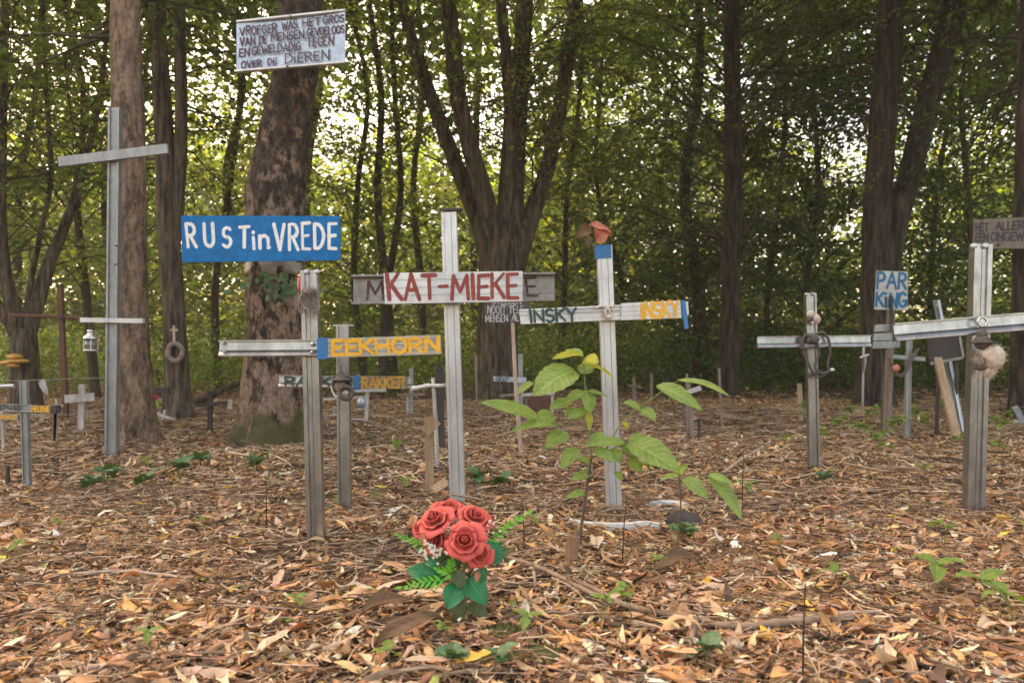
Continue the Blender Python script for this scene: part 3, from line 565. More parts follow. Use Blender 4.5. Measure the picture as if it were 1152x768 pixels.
# ------------------------------------------------------------------ hand painted lettering
def arc(cx, cy_, rx, ry, a0, a1, n=9):
    return [(cx + rx * math.cos(math.radians(a0 + (a1 - a0) * i / n)), cy_ + ry * math.sin(math.radians(a0 + (a1 - a0) * i / n))) for i in range(n + 1)]
GLY = {
 'A': (.72, [[(0, 0), (.36, 1), (.72, 0)], [(.14, .36), (.58, .38)]]),
 'B': (.6, [[(0, 0), (0, 1)], [(0, 1)] + arc(.28, .77, .27, .23, 90, -90) + [(0, .54)], [(0, .54)] + arc(.3, .27, .3, .27, 90, -90) + [(0, 0)]]),
 'D': (.62, [[(0, 0), (0, 1)], [(0, 1), (.15, 1)] + arc(.15, .5, .47, .5, 90, -90) + [(0, 0)]]),
 'E': (.5, [[(.5, 1), (0, .98), (0, .02), (.5, 0)], [(0, .5), (.42, .52)]]),
 'F': (.5, [[(.5, 1), (0, .98), (0, 0)], [(0, .5), (.4, .52)]]),
 'G': (.64, [arc(.34, .5, .34, .5, 50, 330, 12) + [(.64, .42), (.38, .42)]]),
 'H': (.6, [[(0, 0), (0, 1)], [(.6, 0), (.6, 1)], [(0, .5), (.6, .52)]]),
 'I': (.1, [[(.05, 0), (.05, 1)]]),
 'K': (.6, [[(0, 0), (0, 1)], [(.58, 1), (.02, .46)], [(.16, .58), (.6, 0)]]),
 'L': (.46, [[(0, 1), (0, 0), (.46, .02)]]),
 'M': (.84, [[(0, 0), (.08, 1), (.42, .3), (.76, 1), (.84, 0)]]),
 'N': (.62, [[(0, 0), (0, 1), (.62, 0), (.62, 1)]]),
 'O': (.66, [arc(.33, .5, .33, .5, 95, 455, 16)]),
 'P': (.54, [[(0, 0), (0, 1)], [(0, 1), (.2, 1)] + arc(.24, .74, .3, .26, 90, -90) + [(0, .46)]]),
 'R': (.58, [[(0, 0), (0, 1)], [(0, 1), (.2, 1)] + arc(.24, .75, .3, .25, 90, -90) + [(.02, .5)], [(.22, .5), (.58, 0)]]),
 'S': (.54, [arc(.28, .75, .26, .25, 40, 260, 8) + arc(.27, .26, .27, .26, 85, -150, 9)]),
 'T': (.64, [[(0, .98), (.64, 1)], [(.32, 1), (.32, 0)]]),
 'U': (.6, [[(0, 1), (0, .3)] + arc(.3, .3, .3, .3, 180, 360, 8) + [(.6, 1)]]),
 'V': (.68, [[(0, 1), (.34, 0), (.68, 1)]]),
 'W': (.94, [[(0, 1), (.22, 0), (.47, .8), (.72, 0), (.94, 1)]]),
 'Y': (.62, [[(0, 1), (.31, .5)], [(.62, 1), (.31, .5), (.28, 0)]]),
 'i': (.12, [[(.06, 0), (.06, .6)], [(.06, .84), (.07, .88)]]),
 'n': (.5, [[(0, .62), (0, 0)], [(0, .4)] + arc(.24, .36, .24, .26, 150, 0, 6) + [(.48, 0), (.56, .05)]]),
 'j': (.12, [[(.06, .85), (.06, 0)]]),
 '-': (.4, [[(0, .5), (.4, .52)]]), '.': (.1, [[(.05, 0), (.06, .04)]]), ' ': (.34, []),
}
class Panel:
    """a flat quad in space given by its four corners (bottom left, bottom right, top right, top left)."""
    def __init__(s, bl, br, tr, tl):
        s.c = [np.asarray(q, float) for q in (bl, br, tr, tl)]; s.W = (np.linalg.norm(s.c[1] - s.c[0]) + np.linalg.norm(s.c[2] - s.c[3])) / 2
        s.H = (np.linalg.norm(s.c[3] - s.c[0]) + np.linalg.norm(s.c[2] - s.c[1])) / 2; s.n = unit(np.cross(s.c[1] - s.c[0], s.c[3] - s.c[0]))
    def P(s, u, v, off=0.0):
        bl, br, tr, tl = s.c; return (bl * (1 - u) + br * u) * (1 - v) + (tl * (1 - u) + tr * u) * v + s.n * off
def pxpanel(Y, tl, tr, br, bl, dY=(0, 0)):
    return Panel(at(*bl, Y + dY[0]), at(*br, Y + dY[1]), at(*tr, Y + dY[1]), at(*tl, Y + dY[0]))
def slab(mb, pn, th, prof=((0, 0), (1, 0)), nu=1, bow=0.0):
    """board with front profile [(v, depth back from front)...] and thickness th."""
    pts = [(v, -d) for v, d in prof] + [(prof[-1][0], -th), (prof[0][0], -th)]; n = len(pts); V = []
    for i in range(nu + 1):
        u = i / nu; b = bow * (4 * (u - .5) ** 2)
        V += [pn.P(u, v, o_ - b) for v, o_ in pts]
    F = [(k * n + i, (k + 1) * n + i, (k + 1) * n + (i + 1) % n, k * n + (i + 1) % n) for k in range(nu) for i in range(n)]
    return mb.add(V, F + [tuple(range(n)), tuple(range(nu * n, nu * n + n))[::-1]])
def grooves(k, w=.035, d=.003):
    out = [(0, 0)]
    for i in range(1, k): q = i / k; out += [(q - w, 0), (q - w * .6, d), (q + w * .6, d), (q + w, 0)]
    return tuple(out + [(1, 0)])
def letters(name, parent, pn, runs, brush, mt, off=.002, seed=0, jit=.035):
    """runs: (text, u0, u1, v0, v1[, slope]); one mesh of brush strokes lying on the panel."""
    r = np.random.default_rng(seed); mb = MB(); k = 0
    for run in runs:
        text, u0, u1, v0, v1 = run[:5]; slope = run[5] if len(run) > 5 else 0.0; gapw = run[6] if len(run) > 6 else .2
        H = (v1 - v0) * pn.H; ws = [GLY[c][0] for c in text]; tot = sum(ws) + gapw * (len(text) - 1); kx = (u1 - u0) * pn.W / tot; x = 0
        for c, w in zip(text, ws):
            dy = r.normal(0, jit * .5); sc = 1 + r.normal(0, jit); sk = r.normal(0, jit)
            for st in GLY[c][1]:
                pts = [((x + a + sk * b) * kx, (b * sc + dy) * H) for a, b in st]; pts = [(a + r.normal(0, jit * .12) * H, b + r.normal(0, jit * .12) * H) for a, b in pts]
                for (xa, ya), (xb, yb) in zip(pts, pts[1:]):
                    hw = brush / 2 * (1 + r.normal(0, .09)); th = math.atan2(yb - ya, xb - xa); k += 1
                    ring = [(xb + hw * math.cos(th + q), yb + hw * math.sin(th + q)) for q in np.linspace(-1.57, 1.57, 6)] + [(xa + hw * math.cos(th + q), ya + hw * math.sin(th + q)) for q in np.linspace(1.57, 4.71, 6)]
                    V = [pn.P(u0 + a / pn.W, v0 + b / pn.H + slope * (a / pn.W), off + .00004 * (k % 40)) for a, b in ring]
                    mb.add(V, [tuple(range(12))])
            x += w + gapw
    return mb.build(name, mt, parent)

RAIL = [(-1, 0), (1, 0), (1, 1), (.5, 1), (.44, .80), (.08, .80), (.04, .86), (-.04, .86), (-.08, .80), (-.44, .80), (-.5, 1), (-1, 1)]
ARM = [(-1, 0), (1, 0), (1, .86), (.92, 1), (.78, 1), (.36, .62), (.28, .5), (.22, .58), (-.78, .52), (-.82, .9), (-1, .9)]
CHAN = [(-1, 0), (1, 0), (1, 1), (.88, 1), (.88, .14), (.1, .14), (.08, .2), (-.08, .2), (-.1, .14), (-.88, .14), (-.88, 1), (-1, 1)]
BOX = [(-1, 0), (1, 0), (1, 1), (-1, 1)]
GROOVE = [(-1, 0), (1, 0), (1, .85), (.92, 1), (.36, 1), (.34, .85), (.27, .85), (.25, 1), (-.52, 1), (-.54, .92), (-.6, .92), (-.62, 1), (-.92, 1), (-1, .85)]
UCHAN = [(-1, 0), (1, 0), (1, 1), (.66, 1), (.6, .72), (-.6, .72), (-.66, 1), (-1, 1)]
FLAT = [(-1, 0), (1, 0), (1, 1), (-1, 1)]
def cross_root(name, base, Y, lab, cat='cross', group='grave crosses in the clearing', ground=True):
    b = at(*base, Y); 
    if ground: b[2] = float(gz(b[0], b[1]))
    return thing(name, b, lab, cat, group)
def post(root, base, top, Y, wpx, prof, mt, d=None, name='post', sink=.06, dYtop=0):
    A, B = at(*base, Y), at(*top, Y + dYtop); A[2] = min(A[2], float(gz(A[0], A[1]))) - sink; w = wpx / ppm(Y); mb = MB(); mb.prism(A, B, prof, w, d or w * .6); return mb.build(name, mt, root)
def arm(root, a, b, Y, hpx, prof, mt, d=None, fwd=.0, name='crossbar', dY=(0, 0)):
    w = hpx / ppm(Y); mb = MB(); mb.prism(at(*a, Y - fwd + dY[0]), at(*b, Y - fwd + dY[1]), prof, w, d or w * .5); return mb.build(name, mt, root)
def bolts(root, pts, Y, r_, mt, fwd, name='bolt'):
    for p in pts:
        c = at(*p, Y - fwd); MB().lathe(c, [(r_ * 1.5, 0), (r_ * 1.5, .002), (r_, .003), (r_, .010), (r_ * .7, .013)], 8, (0, -1, 0)).build(name, mt, root)

# ---- cross with the yellow word EEKHORN
Y = 3.17
x1 = cross_root('grave_cross', (358, 612), Y, 'metal cross lettered EEKHORN in yellow on its right arm')
post(x1, (358, 612), (350, 305), Y, 18, RAIL, M['alu'], .045)
arm(x1, (249, 392), (372, 391), Y, 18, ARM, M['alu'], .035, .06)
for e in (345.5, 357.0):
    c = at(e, 306, Y - .036); MB().lathe(c, [(.0035, 0), (.009, 0), (.009, .018), (.0035, .018)], 10, (0, -1, 0)).build('screw_channel', M['alu_white'], x1)
pn = pxpanel(Y - .105, (361, 381), (496, 376.5), (497, 398), (361, 402.5))
pl = slab(MB(), pn, .04, grooves(4, .05, .004)).build('name_plate', M['alu'], x1)
letters('lettering', pl, pn, [('EEKHORN', .10, .975, .14, .86)], .0145, M['yellow_paint'], .002, 1)
tp = Panel(pn.P(-.03, -.06, .004), pn.P(.055, -.06, .004), pn.P(.055, 1.05, .004), pn.P(-.03, 1.05, .004)); slab(MB(), tp, .05).build('tape', M['blue_tape'], x1)
bolts(x1, [(351.5, 387), (351.5, 396)], Y, .006, M['chrome'], .093)
for e in (251, 253): bolts(x1, [(e, 386 + (e - 251) * 4.5)], Y, .004, M['chrome'], .09, 'end_screw')

# shell and fur ornament tied to it, and the red candle
c = at(348, 340, Y - .075)
orn = thing('shell_ornament', c, 'grey shell bowl with fur and straw tied to the post above the EEKHORN arm', 'ornament')
tilt = Matrix.Rotation(R(38), 3, 'Y') @ Matrix.Rotation(R(70), 3, 'X')
mb = MB(); nb = 18
Mx = np.array(tilt)
ringsV = []
for j in range(7):
    a = j / 6 * 1.45; ringsV += [c + Mx @ np.array([.047 * math.sin(a) * math.cos(6.283 * i / nb), .030 * math.sin(a) * math.sin(6.283 * i / nb), .03 * (1 - math.cos(a)) - .03]) for i in range(nb)]
mb.add(ringsV, [(j * nb + i, j * nb + (i + 1) % nb, (j + 1) * nb + (i + 1) % nb, (j + 1) * nb + i) for j in range(6) for i in range(nb)], True)
mb.build('shell_bowl', M['shell'], orn).modifiers.new('thickness', 'SOLIDIFY').thickness = .004
MB().ball(at(347, 328, Y - .075), .024, .02, .015, 14, 9, None, .22, 3, 5).fuzz(at(347, 328, Y - .075), .024, .02, .015, 400, .012, 3).build('fur_tuft', M['fur'], orn)
mb = MB()
for k in range(70):
    b = at(random.uniform(334, 359), random.uniform(326, 346), Y - random.uniform(.05, .085)); d = np.array([random.uniform(-.022, .018), random.uniform(-.02, .01), -random.uniform(.02, .07)])
    mb.tube([b, b + d * .5 + np.random.default_rng(k).normal(0, .004, 3), b + d], [.0012, .001, .0006], 4)
mb.build('straw', M['fur'], orn)
c = at(338.5, 327, Y + .03); c0 = c.copy()
cd = thing('grave_candle', c0, 'red grave candle with a gold lid fixed beside the EEKHORN post', 'candle')
MB().lathe(c, [(.0, 0), (.0125, .001), (.0135, .006), (.0135, .05), (.012, .054), (.0, .055)], 18).build('candle_body', M['red_plastic'], cd)
MB().lathe(c + np.array([0, 0, .0555]), [(.0, 0), (.0125, 0), (.0125, .007), (.008, .011), (.0, .012)], 18).build('lid', M['brass'], cd)
mb = MB(); mb.tube([c + np.array([.012, 0, .03]), at(346, 320, Y - .01)], .0015, 5); mb.build('wire', M['twigbark'], cd)

# ---- cross behind it, lettered RAKKER twice
Y = 3.85
x2 = cross_root('grave_cross', (389, 575), Y, 'smaller metal cross lettered RAKKER in black on one arm and in orange on the other')
post(x2, (389, 576), (387, 367), Y, 14, UCHAN, M['alu'], .04)
arm(x2, (315, 428.5), (463, 430), Y, 13, ARM, M['alu'], .03, .06)
pl0 = pxpanel(Y - .0905, (315, 422), (404, 423), (404, 436), (315, 435)); letters('black_lettering', x2, pl0, [('RAKKER', .07, .9, .12, .88)], .0095, M['green_paint'], .002, 2)
pn = pxpanel(Y - .11, (404, 423), (457, 423), (457, 437), (404, 437.5)); pl = slab(MB(), pn, .045, grooves(4, .05, .003)).build('name_plate', M['alu_dark'], x2)
letters('lettering', pl, pn, [('RAKKER', .07, .95, .08, .92)], .012, M['dull_yellow'], .002, 3)
tp = Panel(pn.P(-.11, -.06, .004), pn.P(.0, -.06, .004), pn.P(.0, 1.05, .004), pn.P(-.11, 1.05, .004)); slab(MB(), tp, .05).build('tape', M['blue_tape'], x2)
MB().box(at(387, 366, Y - .02), .1, .03, .008).build('top_cap', M['alu'], x2)
c = at(383, 437, Y - .12)
wt = thing('witch_ornament', c, 'small witch figure with a pointed black hat and a ring, tied to the RAKKER cross', 'ornament')
MB().ball(c + [0, 0, .012], .028, .024, .03, 14, 9, None, .12, 8).build('head', M['fur'], wt)
MB().lathe(c + [.0, 0, .038], [(.052, 0), (.05, .006), (.026, .012), (.016, .035), (.006, .058), (.001, .075)], 16).build('hat', M['rope'], wt)
mb = MB(); cc = at(389.5, 442, Y - .15); mb.tube([cc + np.array([.03 * math.cos(a), .004 * math.sin(3 * a), .03 * math.sin(a)]) for a in np.linspace(0, 6.283, 22)], .009, 8); mb.build('ring', M['rope'], wt)
MB().ball(cc + [0, .004, 0], .014, .01, .014, 10, 7, None, .15, 4).build('medallion', M['shell'], wt)
mb = MB(); mb.tube(spline([at(372, 434, Y - .12), at(378, 446, Y - .14), at(389, 440, Y - .15)], 5), .005, 6); mb.build('broom', M['palecord'], wt)

# ---- the tall red lettered cross KAT-MIEKE
Y = 4.05
x3 = cross_root('grave_cross', (516, 568), Y, 'tall white metal cross lettered KAT-MIEKE in red')
post(x3, (516, 568), (505.5, 238), Y, 17.5, GROOVE, M['alu_white'], .05)
mb = MB(); mb.box(at(506, 237, Y - .02), .1, .07, .012); mb.tube([at(497, 237, Y - .05), at(521, 236, Y - .05)], .008, 6); mb.build('post_cap', M['wood_dark'], x3)
pn0 = pxpanel(Y - .125, (395, 309), (624.5, 306), (624.5, 338), (395, 342))
slab(MB(), pn0, .07, ((0, 0), (.07, 0), (.075, .055), (.28, .055), (.285, .052), (.3, .052), (.305, .055), (.925, .055), (.93, 0), (1, 0))).build('channel_beam', M['alu_dark'], x3)
letters('old_letter', x3, pn0, [('M', .07, .15, .2, .82)], .013, M['maroon_paint'], -.053, 5); letters('old_letter', x3, pn0, [('E', .865, .915, .2, .8)], .013, M['maroon_paint'], -.053, 6)
pn = pxpanel(Y - .135, (431.5, 307), (588, 304.8), (588, 338.8), (433, 341.8)); pl = slab(MB(), pn, .008, grooves(4, .028, .003)).build('name_plate', M['alu_white'], x3)
letters('lettering', pl, pn, [('KAT-MIEKE', .035, .965, .13, .91)], .0185, M['red_paint'], .002, 6)

# ---- cross lettered INSKY
Y = 3.9
x4 = cross_root('grave_cross', (690, 573), Y, 'metal cross lettered INSKY in green and yellow with a blue tape cap')
post(x4, (690.5, 574), (679, 277), Y, 17, GROOVE, M['alu_white'], .05)
tp = pxpanel(Y - .056, (669.5, 275), (687.5, 275), (688, 290), (670.5, 291)); slab(MB(), tp, .062).build('tape_cap', M['blue_tape'], x4)
pn0 = pxpanel(Y - .10, (584, 348), (712, 342), (712, 359), (586, 364.5))
slab(MB(), pn0, .045, ((0, 0), (.22, 0), (.26, .012), (.56, .012), (.6, .004), (.66, .004), (.7, .012), (.84, .012), (.88, 0), (1, 0))).build('crossbar', M['alu_white'], x4)
letters('green_lettering', x4, pn0, [('INSKY', .09, .50, .1, .93, .0)], .0125, M['green_paint'], .0025, 7)
pn = pxpanel(Y - .11, (699, 341), (765.5, 337.7), (766.5, 357.5), (699, 360)); pl = slab(MB(), pn, .05, grooves(4, .03, .002)).build('name_plate', M['alu_white'], x4)
letters('lettering', pl, pn, [('INSKY', .34, .97, .07, .95)], .013, M['yellow_paint'], .002, 8)
mb = MB(); slab(mb, pxpanel(Y - .115, (766.5, 338), (771, 338), (775, 369), (770, 370)), .004); mb.build('tape_tail', M['blue_tape'], x4)
mb = MB(); slab(mb, pxpanel(Y - .10, (766, 339), (774, 339), (775, 354), (767, 356)), .04); mb.build('bar_end', M['alu_white'], x4)
c = at(682, 349, Y - .13)
kn = thing('cord_knot', c, 'pale knotted cord tied where the INSKY crossbar meets its post', 'cord')
mb = MB()
mb.tube(spline([c + np.array(q) for q in [(-.045, 0, .012), (-.02, -.01, .02), (.01, -.012, .004), (.02, -.005, -.03), (.004, -.01, -.035), (-.005, -.012, .0), (.02, -.01, .02), (.03, 0, .0)]], 5), .007, 7); mb.build('cord', M['palecord'], kn)
MB().ball(c + [.012, -.012, -.032], .014, .011, .013, 10, 7, None, .12, 9).build('bead', M['plush'], kn)
c = at(668, 266, Y - .03)
dl = thing('dried_leaf', c, 'curled coral coloured dried leaves stuck on the blue capped post', 'dried leaves')
for k, (b, t, w, no, dr, fo) in enumerate([((687, 268), (661, 254), .075, (.1, -.5, .8), .35, .45), ((671, 272), (687, 263), .085, (0, -.9, .4), .6, .5), ((664, 258), (648, 268), .06, (.2, -.9, .3), .5, .6), ((658, 262), (663, 279), .03, (0, -1, .1), .3, .5)]):
    MB().leaf(at(*b, Y - .03), at(*t, Y - .05 - .01 * k), w, no, dr, fo, wave=.14, shape=.9, seed=k).build('leaf', M['coral'] if k < 2 else M['deadbrown'], dl)

# ---- cross with the looped leash (right of centre)
Y = 5.3
x5 = cross_root('grave_cross', (914, 528), Y, 'plain metal cross with a leash looped round its arms')
post(x5, (914.5, 529), (910, 330), Y, 11.5, UCHAN, M['alu'], .045)
for e in (906, 914): MB().lathe(at(e, 331, Y - .03), [(.004, 0), (.010, 0), (.010, .022), (.004, .022)], 9, (0, -1, 0)).build('screw_channel', M['alu'], x5)
arm(x5, (851, 385), (978, 383.5), Y, 13, ARM, M['alu'], .035, .065)
c = at(912, 385, Y - .12)
ls = thing('leash', c, 'dark leash looped and knotted around the plain metal cross', 'leash')
mb = MB(); q = lambda a, b, o=.12: at(a, b, Y - o)
mb.tube(spline([q(905, 378), q(902, 388), q(904, 396), q(909, 408), q(914, 418), q(920, 424), q(930, 420), q(937, 415), q(925, 420, .14), q(917, 412, .14), q(921, 398, .13), q(918, 384, .12)], 6), .009, 7)
mb.tube(spline([q(912, 384), q(918, 376, .13), q(926, 374), q(932, 382), q(934, 396), q(931, 410), q(933, 416)], 6), .009, 7)
mb.tube(spline([q(901, 379), q(902, 392, .13), q(905, 378, .14), q(913, 379, .15), q(919, 388, .13)], 6), .012, 7); mb.build('strap', M['rope'], ls)
MB().ball(c + [.004, -.015, .02], .045, .03, .035, 12, 8, None, .22, 5, 4).build('knot', M['rope'], ls)
MB().lathe(at(936, 416, Y - .13), [(.0, 0), (.014, .002), (.014, .01), (.0, .012)], 10, (0, -1, 0)).build('buckle', M['chrome'], ls)
c = at(914, 357, Y - .09)
sk = thing('bone_ornament', c, 'small pale bone and pink fabric ornament near the top of the leash cross', 'ornament')
MB().ball(c + [-.012, 0, .022], .027, .022, .024, 12, 8, None, .1, 2).build('skull', M['plush'], sk)
MB().ball(c + [.025, -.005, -.012], .026, .02, .034, 12, 8, None, .1, 3).build('fabric_bow', M['pink'], sk)
MB().ball(c + [-.02, -.008, -.012], .02, .018, .02, 10, 7, None, .2, 4).build('dark_ribbon', M['rope'], sk)
MB().ball(c + [-.005, -.012, -.035], .012, .01, .01, 8, 6).build('bead', M['alu_white'], sk)

# ---- large cross at the right edge
Y = 3.84
x6 = cross_root('grave_cross', (1091, 575), Y, 'large metal cross at the right edge with a stuffed toy hanging below its crossbar')
post(x6, (1091, 576), (1100, 276), Y, 20, RAIL, M['alu'], .05)
for e in (1094, 1107): MB().lathe(at(e, 277, Y - .035), [(.005, 0), (.013, 0), (.013, .02), (.005, .02)], 12, (0, -1, 0)).build('screw_channel', M['alu_white'], x6)
arm(x6, (985 + 18, 374), (1240, 354), Y, 20, ARM, M['alu'], .045, .065)
c = at(1105, 362, Y - .13); 
mb = MB(); mb.tube([c + np.array([.021 * math.cos(a), 0, .021 * math.sin(a)]) for a in np.linspace(0, 6.283, 18)], .006, 7); mb.build('ring', M['chrome'], x6)
c = at(1113, 400, Y - .14)
ty = thing('stuffed_toy', c, 'worn cream stuffed toy with a dark hood hanging from the large right cross', 'toy')
MB().ball(c + [.01, -.01, -.005], .05, .044, .058, 18, 12, None, .12, 11, 4).fuzz(c + [.01, -.01, -.005], .05, .044, .058, 900, .014).build('body', M['plush'], ty)
MB().ball(c + [-.03, 0, .062], .04, .036, .035, 16, 10, None, .08, 12, 3).build('hood', M['rope'], ty)
MB().ball(c + [-.032, 0, .1], .026, .022, .024, 12, 8, None, .1, 13, 3).build('hat', M['rope'], ty)
mb = MB()
mb.lathe(c + [-.030, 0, .058], [(.055, 0), (.054, .006), (.03, .010)], 18); mb.build('brim', M['rope'], ty)
MB().ball(c + [-.045, 0, -.02], .033, .028, .028, 14, 9, None, .2, 14, 4).fuzz(c + [-.045, 0, -.02], .033, .028, .028, 400, .016, 1).build('fur_arm', M['fur'], ty)
MB().ball(c + [.0, 0, -.068], .028, .024, .032, 14, 9, None, .14, 15, 4).fuzz(c + [.0, 0, -.068], .028, .024, .032, 350, .013, 2).build('foot', M['plush'], ty)
MB().ball(c + [-.04, 0, -.055], .03, .02, .015, 12, 8, None, .2, 16, 4).build('paw', M['rope'], ty)
mb = MB(); mb.tube([at(1105, 368, Y - .13), c + np.array([-.032, 0, .115])], .004, 6); mb.build('loop', M['rope'], ty)

# ---- tall two armed cross at the left
Y = 6.2
x7 = cross_root('grave_cross', (128, 508), Y, 'very tall grey metal cross with two arms at the left')
post(x7, (128, 509), (132, 123), Y, 12.5, UCHAN, M['galv'], .06)
arm(x7, (68, 183), (190, 168), Y, 10.5, BOX, M['galv'], .03, .07)
arm(x7, (93, 360), (163.5, 361), Y, 5, BOX, M['alu_white'], .04, .06, 'white_crossbar')
bolts(x7, [(131, 275), (130, 296)], Y, .012, M['galv'], .06)
lc = at(102, 395, Y - .08)
ln = thing('lantern', lc, 'small metal lantern hanging from the white arm of the tall left cross', 'lantern')
MB().lathe(lc, [(0, 0), (.05, .001), (.052, .012), (.046, .014)], 18).build('base', M['chrome'], ln)
MB().lathe(lc + [0, 0, .0145], [(.0, 0), (.043, 0), (.043, .075), (.0, .075)], 18).build('glass', M['glass'], ln)
for k in range(4):
    a = k * 1.5708 + .5; p = lc + np.array([.046 * math.cos(a), .046 * math.sin(a), .014]); MB().tube([p, p + [0, 0, .077]], .004, 6).build('bar', M['chrome'], ln)
MB().lathe(lc + [0, 0, .0905], [(0, 0), (.054, 0), (.054, .012), (.045, .025), (.024, .045), (.022, .055), (.026, .058), (.024, .072), (.0, .076)], 18).build('hood', M['chrome'], ln)
mb = MB(); mb.tube(spline([lc + [-.015, 0, .165], lc + [-.012, 0, .2], lc + [0, 0, .24]], 4), .0025, 5); mb.build('hanger', M['twigbark'], ln)

# ---- small cross lettered at the left edge and its neighbours
Y = 4.55
x8 = cross_root('grave_cross', (32, 545), Y, 'slim metal cross with faded black and orange lettering at the left edge')
post(x8, (33, 546), (29, 428), Y, 7.5, UCHAN, M['galv'], .03)
arm(x8, (-40, 456), (63, 460.5), Y, 8, ARM, M['galv'], .025, .045)
pn = pxpanel(Y - .0725, (-40, 452), (28, 455), (28, 462), (-40, 460)); letters('black_lettering', x8, pn, [('HELENE', .1, .92, .12, .85)], .008, M['dark_paint'], .002, 11)
pn = pxpanel(Y - .085, (35, 456), (57, 456.6), (57, 464), (35, 463)); pl = slab(MB(), pn, .03).build('name_plate', M['alu_dark'], x8); letters('lettering', pl, pn, [('HELENE', .05, .95, .1, .9)], .0065, M['yellow_paint'], .002, 12)
mb = MB(); slab(mb, pxpanel(Y - .09, (57.5, 456), (63, 456), (63, 465), (57.5, 465)), .05); mb.build('tape', M['slate'], x8)
Y = 6.5
x9 = cross_root('grave_cross', (5, 502), Y, 'thin pale cross with orange lettering half cut by the left edge')
post(x9, (5.5, 502), (3, 458), Y, 3, BOX, M['wood_white'], .02)
pn = pxpanel(Y - .04, (-22, 464), (20, 467), (20, 472.5), (-22, 471)); pl = slab(MB(), pn, .02).build('name_plate', M['galv'], x9); letters('lettering', pl, pn, [('BAMSE', .48, .97, .1, .9)], .008, M['yellow_paint'], .002, 13)
Y = 5.35
x10 = cross_root('grave_cross', (-22, 524), Y, 'metal cross whose pale tubular arm reaches in at the left edge')
post(x10, (-22, 525), (-24, 405), Y, 9, BOX, M['alu'], .04)
mb = MB(); mb.tube([at(-60, 437, Y - .07), at(16, 434, Y - .07)], .014, 12); mb.build('tube_arm', M['alu_white'], x10)
mb = MB(); Y = 4.6
st = cross_root('stake', (9, 546), Y, 'short dark stake stuck in the leaves at the left edge', 'stake', None); mb.tube([at(8.5, 547, Y), at(9, 524, Y)], [.012, .011], 8, jit=.002); mb.build('shaft', M['wood_dark'], st)

Y = 8.2
x11 = cross_root('grave_cross', (92, 484), Y, 'small white painted plank cross left of the tall metal cross')
post(x11, (92, 485), (93.5, 432), Y, 6.5, BOX, M['wood_white'], .03)
arm(x11, (74, 448.5), (107, 446), Y, 9, BOX, M['wood_white'], .025, .03)
Y = 7.0
x12 = cross_root('grave_cross', (62, 494), Y, 'thin wooden cross with a dark lower half, just left of the white plank cross')
post(x12, (62, 494), (64, 463), Y, 3.5, BOX, M['wood_dark'], .02, 'lower_post'); post(x12, (63.8, 463), (64.5, 449), Y, 3, BOX, M['stick'], .02, 'upper_post', 0)
arm(x12, (58, 456), (72, 456), Y, 2.6, BOX, M['stick'], .015, .02)
Y = 9.35
x13 = cross_root('grave_cross', (76, 472), Y, 'tall rusty iron cross in front of the fungus bearing tree')
post(x13, (76, 472), (69, 320), Y, 5.5, BOX, M['rust'], .05)
mb = MB(); mb.tube([at(13, 355, Y - .06), at(60, 356, Y - .06), at(100, 358.5, Y - .06)], [.024, .024, .024], 9); mb.build('crossbar', M['rust'], x13)
MB().ball(at(69.5, 357, Y - .08), .04, .03, .04, 10, 7, None, .15, 2).build('lashing', M['wood_dark'], x13)
Y = 8.9
mk = cross_root('wood_marker', (47, 474), Y, 'small pale wooden tag with a hole leaning in the leaves at the left', 'marker', None)
mb = MB(); A, B = at(46, 477, Y), at(50, 464, Y); mb.prism(A, B, BOX, .055, .015); mb.lathe(B, [(.0, -.0015), (.0275, -.0015), (.0275, .0135), (.0, .0135)], 16, (0, -1, 0)); mb.build('tag', M['wood'], mk)
MB().lathe(at(49.7, 465.3, Y - .0165), [(0, 0), (.008, 0), (.008, .002), (0, .002)], 10, (0, -1, 0)).build('hole', M['slate'], mk)
Y = 8.6
b = at(165, 425, Y)
wl = thing('fence_wire', b, 'thin wire stretched between the trunks at the left', 'wire')
mb = MB(); mb.tube(spline([at(-60, 430, Y), at(20, 428, Y), at(80, 426, Y), at(145, 424, Y)], 5), .0035, 5); mb.build('strand', M['galv'], wl)
mb = MB(); mb.tube(spline([at(-60, 468, Y), at(40, 466, Y), at(145, 467, Y)], 5), .0035, 5); mb.build('lower_strand', M['galv'], wl)
b = at(47, 427, Y)
rg = thing('hanging_rag', b, 'scrap of pale cloth hanging from the thin wire at the left', 'cloth')
mb = MB(); mb.leaf(b, at(54, 446, Y - .02), .075, (0.3, -1, .1), .2, .5, wave=.2, shape=.5); mb.build('cloth', M['wood_white'], rg)
Y = 11.2
b = at(17, 405, Y)
fg = thing('bracket_fungus', b, 'layered orange bracket fungus on the many stemmed tree at the left edge', 'fungus')
for k, (px, py, rx, rz) in enumerate([(9, 408, .14, .035), (17, 401, .13, .04), (24, 406, .13, .03), (15, 411, .11, .03), (19, 406, .15, .03)]):
    MB().ball(at(px, py, Y - .05), rx * .8, rx * .8, rz, 16, 9, None, .12, 20 + k, 3).build('shelf', M['fungus'], fg)

